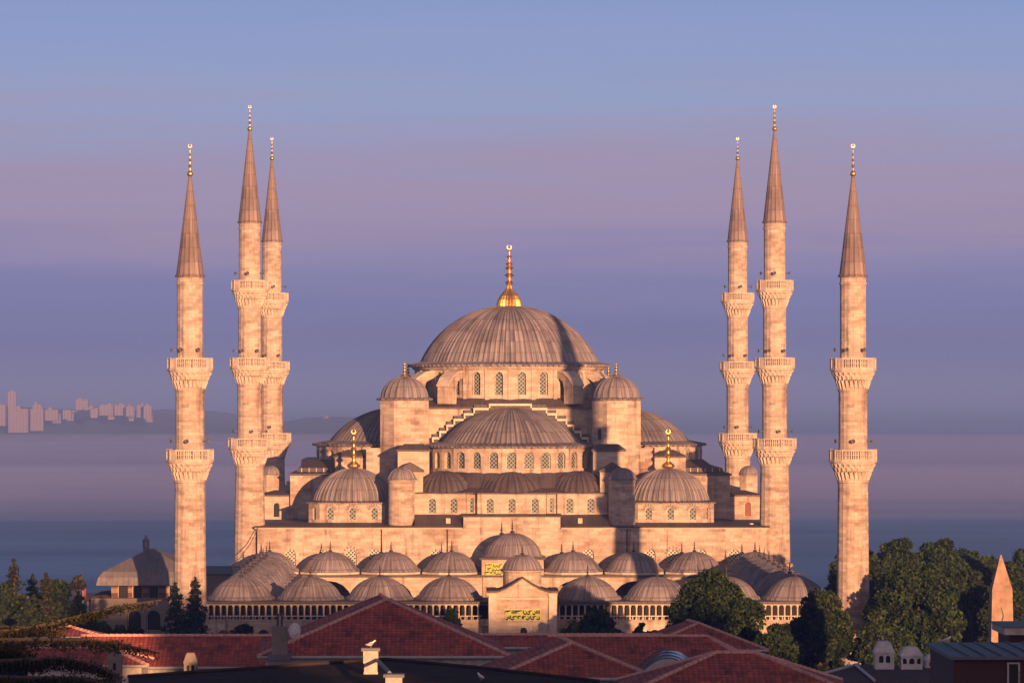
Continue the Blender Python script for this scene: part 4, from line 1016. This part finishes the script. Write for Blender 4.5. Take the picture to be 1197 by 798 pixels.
# vaulted skylight
sk = thing('skylight', (X(778,238), 237.5, 0), 'pale blue barrel vault skylight on the red roof', 'skylight')
mb = MB(); rings = []; zb = Z(783,237.5)
for j, y in enumerate((-2.0, 2.2)):
    rings.append([((-1 if j == 0 else -.8)*1.95+3.9*(i/16), y, zb-.25+.25*j+(1.15)*math.sin(PI*i/16)) for i in range(17)])
mb.loft(rings, False); mb.build('glazing', M['glass'], sk)
mb = MB(); n = 17; vs = rings[0]; base = [(p[0],p[1],zb-.6) for p in vs]
for i in range(16): mb.add([base[i], base[i+1], vs[i+1], vs[i]], [(0,1,2,3)])
mb.build('end_panel', M['gutter'], sk)
for y in (-1.98,-.6,.8,2.15): MB().tube([(p[0]+.1*(y+2)*.5, y, p[2]+.03+.06*(y+2)) for p in rings[0]], .05, 5).build('glazing_bar', M['metal'], sk)
# right-hand roofs: flat grey one, maroon box with metal roof, stack behind
gr = thing('flat_roof_house', (X(1040,215), 215, 0), 'flat purplish roof with pale gutters at lower right, under the white lantern chimneys', 'house')
zr = Z(779.5,217); gx = lambda p, Y: X(p,Y)-gr.location.x
pl = [(gx(930,206),-9),(gx(1130,206),-9),(gx(1130,219),4),(gx(1003,219),4)]
MB().prism(pl, -3, zr-.15).build('wall', M['greyrender'], gr)
rm = plain('purple_grey_felt', (.11,.08,.085), .95, var=.5, scale=1); rm.node_tree.nodes['Principled BSDF'].inputs['Specular IOR Level'].default_value = .05
MB().prism([(x*1.02, y*1.03) for x, y in pl], zr-.148, zr).build('roof', rm, gr)
MB().tube([(gx(1000,218),3.2,zr+.08),(gx(1022,206),-9,zr+.1)], .09, 6).build('gutter', M['gutter'], gr)
MB().tube([(gx(1003,219),3.8,zr+.05),(gx(930,206),-9,zr+.05)], .1, 6).build('gutter', M['gutter'], gr)
bxh = thing('rooftop_cabin', (X(1150,143), 143, 0), 'dark maroon rooftop cabin with standing seam metal roof, bottom right corner', 'cabin')
x0, x1 = X(1115,140)-bxh.location.x, X(1290,140)-bxh.location.x; zt = Z(766.5,140)
MB().box(x0, x1, -3, 4.2, 8, zt-.12).build('wall', M['maroon'], bxh)
mb = MB(); mb.extx([(-3.2,zt-.118),(-3.2,zt),(4.4,zt+.02),(4.4,zt-.118)], x0-.15, x1); rf = mb.build('roof', M['metal'], bxh)
for i in range(9): MB().box(x0+.5+i*.62, x0+.55+i*.62, -3.18, 4.3, zt+.021, zt+.075).build('seam', M['metal'], rf)
wx = X(1184.5,140)-bxh.location.x
wn = MB().box(-.17,.17,-.04,.02,-1,0).build('window', M['dark'], bxh, (wx,-3.03,Z(775.5,140)))
mb = MB(); mb.box(-.24,-.172,-.06,.02,-1,.06); mb.box(.172,.24,-.06,.02,-1,.06); mb.box(-.171,.171,-.06,.02,.002,.06); mb.build('frame', M['gutter'], wn)
mb = MB(); zz = -.32                                # upright lettering on the jamb, reading down: V A W
for q in ([(0,.05),(.06,.0),(0,-.05)], [(.06,.05),(0,.0),(.06,-.05)], [(0,.06),(.06,.03),(.02,0),(.06,-.03),(0,-.06)]):
    mb.tube([(.176+a*.95, -.068, zz+b) for a, b in q], .009, 4); zz -= .14
mb.build('lettering', M['maroon'], wn)
st = thing('rooftop_block', (X(1190,170), 171, 0), 'dark brick rooftop block with a pale lit ledge beside the obelisk', 'building')
a, b = X(1173,170)-st.location.x, X(1260,170)-st.location.x; z1 = Z(733,170)
MB().box(a+.25, b, -1, 2.5, 8, z1-.32).build('wall', M['maroon'], st)
MB().box(a, b, -1.3, 2.8, z1-.318, z1).build('ledge', M['render'], st); MB().box(a-.06, b, -1.34, 2.9, z1+.002, z1+.06).build('roof', M['metal'], st)

# ------------------------------------------------------------------ gulls
def gull(label, x, y, z, rz, s=1.0):
    o = thing('gull', (x, y, z), label, 'gull', 'gulls resting on the roofs', rz)
    mb = MB(); P = [(-.2,.02,.13),(-.13,.055,.145),(-.03,.085,.165),(.07,.075,.2),(.13,.045,.26),(.165,.05,.305),(.205,.035,.31),(.225,.012,.305)]
    rings = [[(px_*s, r*math.cos(2*PI*k/10)*.85*s, (pz+r*math.sin(2*PI*k/10)*1.05)*s) for k in range(10)] for px_, r, pz in [(a,b,c) for a,b,c in P]]
    mb.loft(rings, True, True, True); mb.build('body', M['gull'], o, smooth=True)
    mb = MB(); mb.loft([[(px_*s, r*math.cos(2*PI*k/6)*s, (.305+r*math.sin(2*PI*k/6))*s) for k in range(6)] for px_, r in ((.22,.013),(.27,.004))], True, True, True); mb.build('beak', M['beak'], o)
    for q in (-1, 1):
        mb = MB(); mb.loft([[(px_*s, (q*(.075*w_+.012)+.014*math.cos(2*PI*k/8)*q)*s, (pz+h_*math.sin(2*PI*k/8))*s) for k in range(8)] for px_, w_, pz, h_ in ((.08,.9,.2,.03),(-.02,1,.18,.055),(-.13,.7,.155,.04),(-.27,.25,.14,.012))], True, True, True)
        mb.build('wing', M['gullgrey'], o, smooth=True)
        MB().tube([(.0,q*.03*s,.1*s),(.01*s,q*.03*s,0)], .008*s, 5).build('leg', M['beak'], o)
gull('gull standing on the capped pale chimney', X(433.5,186.6), 186.6, Z(756.5,186.6), .3, 1.1)
gull('gull standing on the dark flat roof edge at bottom centre', X(562,182), 182, 17.0, 2.2, 1.15)
gull('gull standing on the pale gutter at lower right', X(992,215.5), 215.5, zr+.05, 1.3, 1.1)
gull('gull standing on the corner of the metal cabin roof', X(1106,146.5), 146.5, zt+.02, .2, .9)

# ------------------------------------------------------------------ trees
def leaf_mesh(name, C, size, m, parent, flat=0.0, asp=.7):
    N = len(C); C = np.asarray(C); n = rng.normal(size=(N,3)); n[:,2] += flat*np.sign(n[:,2]+1e-9); n /= np.linalg.norm(n, axis=1)[:,None]
    r = rng.normal(size=(N,3)); u = np.cross(n, r); u /= np.linalg.norm(u, axis=1)[:,None]; v = np.cross(n, u)
    s = (size*rng.uniform(.6,1.35,N))[:,None]; bend = n*s*.25
    V = np.stack([C-u*s, C-v*s*asp+bend, C+u*s, C+v*s*asp+bend], 1).reshape(-1,3)
    me = bpy.data.meshes.new(name); me.vertices.add(4*N); me.vertices.foreach_set('co', V.ravel())
    me.loops.add(4*N); me.loops.foreach_set('vertex_index', np.arange(4*N)); me.polygons.add(N)
    me.polygons.foreach_set('loop_start', np.arange(0,4*N,4)); me.polygons.foreach_set('loop_total', np.full(N,4))
    me.materials.append(m); me.update(calc_edges=True); me.validate()
    return link(name, me, parent)
def broad_tree(label, px, Y, ytop, wpx, ybase=None, m='leaf', n=9000, group='broad-leaved trees by the courtyard', size=.3, lob=1.0, cat='tree', name='leafy_tree', low=.28):
    zt = Z(ytop,Y); w = wpx*Y/F/2; zb = ground_h(X(px,Y), Y) if ybase is None else Z(ybase,Y); H = zt-zb
    o = thing(name, (X(px,Y), Y, zb), label, cat, group)
    nc = max(22, int(62*lob)); cl = []
    while len(cl) < nc:
        p = rng.uniform(-1,1,3); 
        if np.linalg.norm(p) > 1 : continue
        k = np.linalg.norm(p)
        if k < .45 and rng.random() < .6: continue
        cl.append(p)
    cl = np.array(cl); taper = 1-.35*np.clip(cl[:,2],0,1)
    ctr = np.stack([cl[:,0]*w*.8*taper, cl[:,1]*w*.75*taper, H*(low+(1-low)*.5)+cl[:,2]*H*(1-low)*.5*.84], 1)
    R = rng.uniform(.13,.27,nc)*min(w, H*.6)
    cnt = rng.multinomial(int(n*1.7), R**2/np.sum(R**2)); pts = []
    for c, r, k in zip(ctr, R, cnt):
        d = rng.normal(size=(k,3)); d /= np.linalg.norm(d, axis=1)[:,None]; d *= (r*rng.uniform(.45,1.12,k)**.5)[:,None]; d[:,2] *= .8
        d += rng.normal(scale=.06*r, size=(k,3)); pts.append(c+d)
    pts = np.concatenate(pts); pts[:,2] = np.minimum(pts[:,2], H*1.02)
    leaf_mesh('crown', pts, size*.8, M[m], o)
    mb = MB(); mb.tube([(0,0,-.5),(.1,0,H*.2),(.05,.05,H*.45)], [.035*H,.028*H,.02*H], 8)
    for c in ctr[rng.permutation(nc)[:14]]:
        mb.tube([(.07,.02,H*rng.uniform(.2,.4)), (c[0]*.5, c[1]*.5, c[2]*.75), tuple(c)], [.016*H,.01*H,.004*H], 6)
    mb.build('trunk', M['bark'], o)
    return o
broad_tree('large dense leafy tree in front of the right end of the arcade', 836, 395, 663, 130, n=18000, lob=1.9, size=.26, low=.08)
broad_tree('dark rounded tree left of the right front minaret', 957, 400, 684, 92, m='leaf2', n=14000, lob=1.5, size=.26, low=.02)
broad_tree('low thin-leaved shrubby tree between the two dark trees', 905, 385, 726, 66, n=3200, size=.24, low=.1)
broad_tree('bright green bush-like tree right of the courtyard gate', 697, 425, 703, 64, n=5200, size=.24, low=.05)
broad_tree('low spreading shrub at the foot of the gate', 668, 424, 722, 40, n=2200, size=.22, low=0., cat='shrub', name='shrub')
broad_tree('small shrub against the arcade wall right of the bright tree', 750, 430, 722, 30, n=1500, size=.22, low=0., cat='shrub', name='shrub')
broad_tree('dark green shrub growing at the foot of the left arcade wall', 284, 433, 725, 44, n=2600, size=.22, low=0., cat='shrub', name='shrub')
broad_tree('small dark climber under the left arcade balustrade', 373, 437, 722, 18, n=900, size=.2, low=.2, cat='shrub', name='shrub')
broad_tree('dark climber over the balustrade left of the gate', 528, 437, 708, 24, n=1100, size=.2, low=.4, cat='shrub', name='shrub')
for (px, Y, yt, w, lab, m, n) in ((1000,500,632,76,'tree showing just left of the right front minaret','leaf2',9000), (1043,470,617,92,'tallest leafy tree close to the right of the right front minaret','leaf',12000), (1097,480,623,92,'broad tree second from the right front minaret, its crown rounded','leaf',12000),
        (1066,425,652,130,'big lower tree in front of the tall grove at right','leaf',13000), (1135,500,634,76,'tree left of the obelisk in the far grove','leaf2',8000), (1122,440,660,110,'dense dark tree behind the white lantern chimneys','leaf2',10000),
        (1163,520,637,76,'tree whose crown shows behind the obelisk tip','leaf2',8000), (1200,480,640,86,'tree cut by the right edge of the picture','leaf',9000), (1030,410,725,84,'low yellowish tree at the foot of the right front minaret','leaf',6000), (1176,430,680,90,'dark low tree behind the obelisk shaft','leaf2',8000)):
    broad_tree(lab, px, Y, yt, w, m=m, n=int(n*1.3), lob=1.7, size=.28, low=.04)
def conifer(label, px, Y, ytop, wpx, ybase=None, m='conifer', n=7, droop=.25, dens=1.0, group='dark conifers at left', irregular=.3):
    zt = Z(ytop,Y); zb = ground_h(X(px,Y), Y) if ybase is None else Z(ybase,Y); H = zt-zb; w = wpx*Y/F/2
    o = thing('conifer', (X(px,Y), Y, zb), label, 'conifer', group); pts = []; mb = MB(); mb.tube([(0,0,-.5),(.05*w,0,H*.5),(0,0,H*.99)], [.02*H+.1,.012*H+.05,.02], 7)
    tiers = int(H/.75)
    for i in range(tiers):
        f = (i+.5)/tiers; z = H*(.08+.9*f); L = w*(1-f)**.75*rng.uniform(1-irregular,1.05)+.12
        for b in range(n):
            if rng.random() < .12: continue
            a = 2*PI*(b+rng.random())/n; ll = L*rng.uniform(.6,1.1); e = Vector((ll*math.cos(a), ll*math.sin(a), -droop*ll+.1*rng.normal()))
            mb.tube([(0,0,z),(e.x*.5,e.y*.5,z+e.z*.3),(e.x,e.y,z+e.z)], [.05,.03,.01], 4, False)
            k = int(26*dens*(.4+ll)); s = rng.random(k)**.7
            q = np.stack([e.x*s, e.y*s, z+e.z*s**1.5], 1)+rng.normal(scale=.16+.05*ll, size=(k,3))*np.array([1,1,.6]); q[:,2] -= .12*s; pts.append(q)
    pts.append(np.stack([rng.normal(scale=.08,size=60), rng.normal(scale=.08,size=60), H*rng.uniform(.9,1.01,60)], 1))
    leaf_mesh('crown', np.concatenate(pts), .2, M[m], o, asp=.45); mb.build('trunk', M['bark'], o)
conifer('dark ragged cedar standing right against the leftmost minaret', 228, 400, 675, 74, dens=1.9, irregular=.6, n=7, droop=.4)
conifer('open drooping cedar between the pavilion and leftmost minaret', 205, 405, 681, 80, dens=1.1, irregular=.5, n=6, droop=.5)
conifer('spired conifer rising highest at the far left', 16, 380, 655, 66, m='cedar', dens=1.3)
for (px, Y, yt, w, lab, m) in ((38,385,672,74,'mid height conifer just right of the far left spire','conifer'),(54,375,671,66,'bushy dark conifer beside the far left spire','cedar'),(73,385,680,62,'rounded conifer in the middle of the left clump','conifer'),(92,390,692,50,'small conifer at the right end of the left clump','conifer'),(-6,375,676,80,'conifer cut by the left edge of the picture','cedar')):
    conifer(lab, px, Y, yt, w, m=m, dens=1.5, irregular=.45, droop=.1, n=8)
broad_tree('dark low crown at the right end of the left clump', 98, 384, 690, 60, m='leaf2', n=6000, size=.24, low=.0, group='dark conifers at left')
conifer('short dark conifer filling the gap under the left clump', 30, 360, 715, 90, m='conifer', dens=1.6, droop=.1, n=9)
broad_tree('sparse young tree with yellowish leaves before the sea at left', 91, 420, 671, 24, ybase=720, m='cedar', n=420, size=.22, lob=.5, low=.55)
for (px, yt, w, lab) in ((120,722,26,'light green shrub at the left end of the pavilion wall'),(140,726,22,'light green shrub left of the first pavilion arch'),(158,726,26,'light green shrub in front of the first pavilion arch'),(108,712,22,'tall shrub at the corner by the annex')):
    broad_tree(lab, px, 446, yt+3, w, ybase=750, n=1300, size=.24, low=0, cat='shrub', name='shrub', group='shrubs before the pavilion')
broad_tree('dark undergrowth bush under the two ragged cedars', 215, 398, 722, 74, m='leaf2', n=3600, size=.24, low=0, cat='shrub', name='shrub')
broad_tree('dense dark tree filling the middle of the left clump', 64, 378, 667, 104, m='leaf2', n=15000, size=.24, low=.0, group='dark conifers at left')
broad_tree('olive green tree at the far left edge below the spire', 14, 372, 671, 112, m='leaf2', n=15000, size=.24, low=.0, group='dark conifers at left')
# the near cedar with sweeping level branches
Yc = 150; ced = thing('cedar_tree', (X(-30,Yc), Yc, -2), 'near cedar with long level drooping branches reaching in from the left edge', 'tree')
cpos = ced.location; mb = MB(); mb.tube([(0,0,0),(.3,0,12),(.2,.2,20),(0,.3,27)], [.6,.45,.3,.12], 10); mb.build('trunk', M['bark'], ced)
pts = []; br = MB()
def branch(path, thick, width, dens, hang):
    P3 = [Vector((X(px,Y)-cpos.x, Y-cpos.y, Z(py,Y)-cpos.z)) for px, py, Y in path]; m_ = 40; Q = []
    for i in range(m_+1):
        f = i/m_*(len(P3)-1); k = min(int(f), len(P3)-2); Q.append(P3[k].lerp(P3[k+1], f-k))
    br.tube(Q, [thick*(1-.85*i/m_)+.012 for i in range(m_+1)], 6)
    for i in range(m_):
        f = i/m_; wd = width*(math.sin(PI*min(1, .25+.8*f))**.6+.1)
        for s in (-1, 1):
            for r_ in range(2):
                d = (Q[i+1]-Q[i]).normalized(); side = Vector((-d.y, d.x, 0))*s; ll = wd*rng.uniform(.4,1.1); e = side*ll+d*ll*.7+Vector((0,0,rng.uniform(-hang,.05)))
                br.tube([Q[i], Q[i]+e*.5+Vector((0,0,.03)), Q[i]+e], [.018,.012,.004], 4, False)
                k = int(dens*ll*26); s_ = rng.random(k); q = np.array(Q[i])[None]+np.array(e)[None]*s_[:,None]+rng.normal(scale=(.11,.11,.06), size=(k,3)); q[:,2] -= rng.random(k)*hang*.5; pts.append(q)
branch([(-40,742,150),(30,736,150),(90,721,149),(140,708,148),(188,701,147)], .12, .55, 1.2, .28)
branch([(-40,740,152),(0,733,151),(40,734,150),(75,738,149)], .1, .6, 1.3, .3)
branch([(-40,748,147),(30,748,146),(90,748,145),(140,752,144),(186,763,143)], .12, .6, 1.1, .3)
branch([(-40,775,143),(20,772,142),(70,769,141),(110,776,140),(142,792,139)], .12, .75, 1.5, .4)
branch([(-40,792,140),(30,792,139),(90,792,138),(130,800,137)], .12, .8, 1.6, .4)
branch([(-40,760,148),(-5,755,147),(25,760,146),(45,778,145)], .1, .6, 1.3, .4)
branch([(-40,800,139),(40,803,138),(110,808,137)], .12, .8, 1.5, .35)
leaf_mesh('foliage', np.concatenate(pts), .085, M['cedar'], ced, asp=.3); br.build('branch', M['bark'], ced)
# small flag on the shore terrace
fl = thing('flag', (X(97,440), 440, Z(712,440)), 'small faded red flag hanging from a thin pole left of the pavilion', 'flag')
MB().tube([(0,0,-3),(0,0,3.2)], .05, 6).build('pole', M['gutter'], fl)
mb = MB(); rings = []
for i in range(7): rings.append([(.05+.6*k/6*.5, .06*math.sin(k*1.4+i*.5), 3.0-i*.28-.12*k/6) for k in range(7)]+[(.05+.6*k/6*.5, .02+.06*math.sin(k*1.4+i*.5), 3.0-i*.28-.12*k/6) for k in range(6,-1,-1)])
mb.loft(rings, True, True, True); mb.build('cloth', M['red'], fl)

# ------------------------------------------------------------------ far shore town
fm, t, bs = mat('far_facade'); u, v, g = wall_uv(t)
fx = math_(t, 'GREATER_THAN', math_(t, 'FRACT', math_(t, 'MULTIPLY', u, .22)), .55); fz = math_(t, 'GREATER_THAN', math_(t, 'FRACT', math_(t, 'MULTIPLY', v, .3)), .5)
t.links.new(mixc(t, 'MIX', math_(t, 'MULTIPLY', fx, fz), (.25,.185,.17,1), (.1,.08,.08,1)), bs.inputs['Base Color']); bs.inputs['Roughness'].default_value = .8
FY = 5100
for (p0, p1, yt, yb, lab) in ((-14,6,471,492,'pale apartment block at the left edge of the far shore'),(7,16,456,486,'tall slim tower, highest building on the far shore'),(8,31,476,500,'wide pale block below the tall far tower'),(33,48,476,498,'square pale block right of the wide far block'),(24,35,471,486,'small block behind the gap on the far shore'),(49,64,477,486,'low long building on the far slope left of the wooded hill'),
        (75,90,465,477,'faint grey block far behind the wooded hill'),(113,129,471,480,'low pale block leftmost of the right far row'),(131,144,471,480,'pale block in the middle of the right far row'),(146,156,473,481,'shadowed block in the right far row'),(157,166,471,482,'bright block second from the right end of the far row'),(167,176,472,484,'bright block at the right end of the far row'),(95,111,474,480,'low row house on the crest of the far hill'),(376,383,486,490,'tiny white house on the distant shore between left minarets and half dome')):
    w = (p1-p0)*FY/F; z0, z1 = Z(yb-2,FY)-(1 if w < 12 and p0 > 300 else 9), Z(yt+2.5,FY); d = w*.7
    o = thing('apartment_block', (X((p0+p1)/2,FY), FY+d/2+(120 if 'behind' in lab else 0)+rng.uniform(0,40), z0), lab, 'building', 'apartment blocks on the far shore')
    mb = MB(); mb.box(-w/2, w/2, -d/2, d/2, 0, z1-z0); mb.build('walls', fm, o)
    mb = MB(); mb.box(-w/2+.3, w/2-.3, -d/2+.3, d/2-.3, z1-z0+.02, z1-z0+.8)
    q = rng.uniform(-.2,.2); mb.box(w*(q-.12), w*(q+.14), -d*.2, d*.2, z1-z0+.82, z1-z0+rng.uniform(2,4.5)); mb.build('roof', fm, o)

hs0 = None
for i in range(18):
    px = rng.uniform(-12, 180); yb = np.interp(px, [-20,30,60,100,180,240,330,400], [490,494,488,480,484,494,490,490])+rng.uniform(-3,3)
    w, h = rng.uniform(5,13), rng.uniform(1.5,5); Yh = FY+rng.uniform(-20,160)
    o = thing('far_house', (X(px,Yh), Yh, Z(yb,Yh)-8), 'tiny pale house among the hazy roofs of the far shore town', 'house', 'tiny houses of the far shore town')
    MB().box(-w/2, w/2, -5, 5, 0, 8+h).build('walls', fm, o); MB().exty([(-w/2-.3,8.02+h),(w/2+.3,8.02+h),(0,8+h+w*.18)], -5.3, 5.3).build('roof', hm, o)
# ------------------------------------------------------------------ added unseen blocks behind the viewpoint, heights and gap set to shade near roofs
for (x0, x1, y0, h, lab) in ((8,40,-25,37,'unseen shade block behind the viewpoint, nearest to it'),(40.2,52.4,-26,44,'slim tall shade block behind the viewpoint beside the nearest'),(52.6,57.0,-27,32.5,'narrow low shade block leaving a gap for sun on the chimneys'),(57.4,74,-25,43,'unseen shade block behind the viewpoint next to the narrow one'),(74.3,128,-26,49,'longest and tallest shade block behind the viewpoint'),(128.3,145,-25,46.5,'shade block at the right of the tallest one behind the viewpoint'),(145.3,200,-26,40,'last lower shade block behind the viewpoint')):
    o = thing('shade_block', ((x0+x1)/2, y0-2, 0), lab, 'building', 'unseen shade blocks behind the viewpoint'); w = (x1-x0)/2; mb = MB()
    nb = max(1, int(2*w/4)); ws = [(2*w*(i+.5)/nb, 2+j*3.4, 1.2, 1.9) for i in range(nb) for j in range(int((h-4)/3.4))]
    facet_wall(mb, (w,2), (-w,2), -3, h, ws, .3); facet_wall(mb, (-w,2), (-w,-2), -3, h); facet_wall(mb, (-w,-2), (w,-2), -3, h); facet_wall(mb, (w,-2), (w,2), -3, h)
    mb.build('wall', M['greyrender'], o); MB().box(-w, w, -2, 1.6, h-.6, h-.35).build('roof', M['bitumen'], o)
    MB().box(-w+.3, w-.3, -1.7, 1.65, 0, h-.7).build('interior', M['dark'], o)
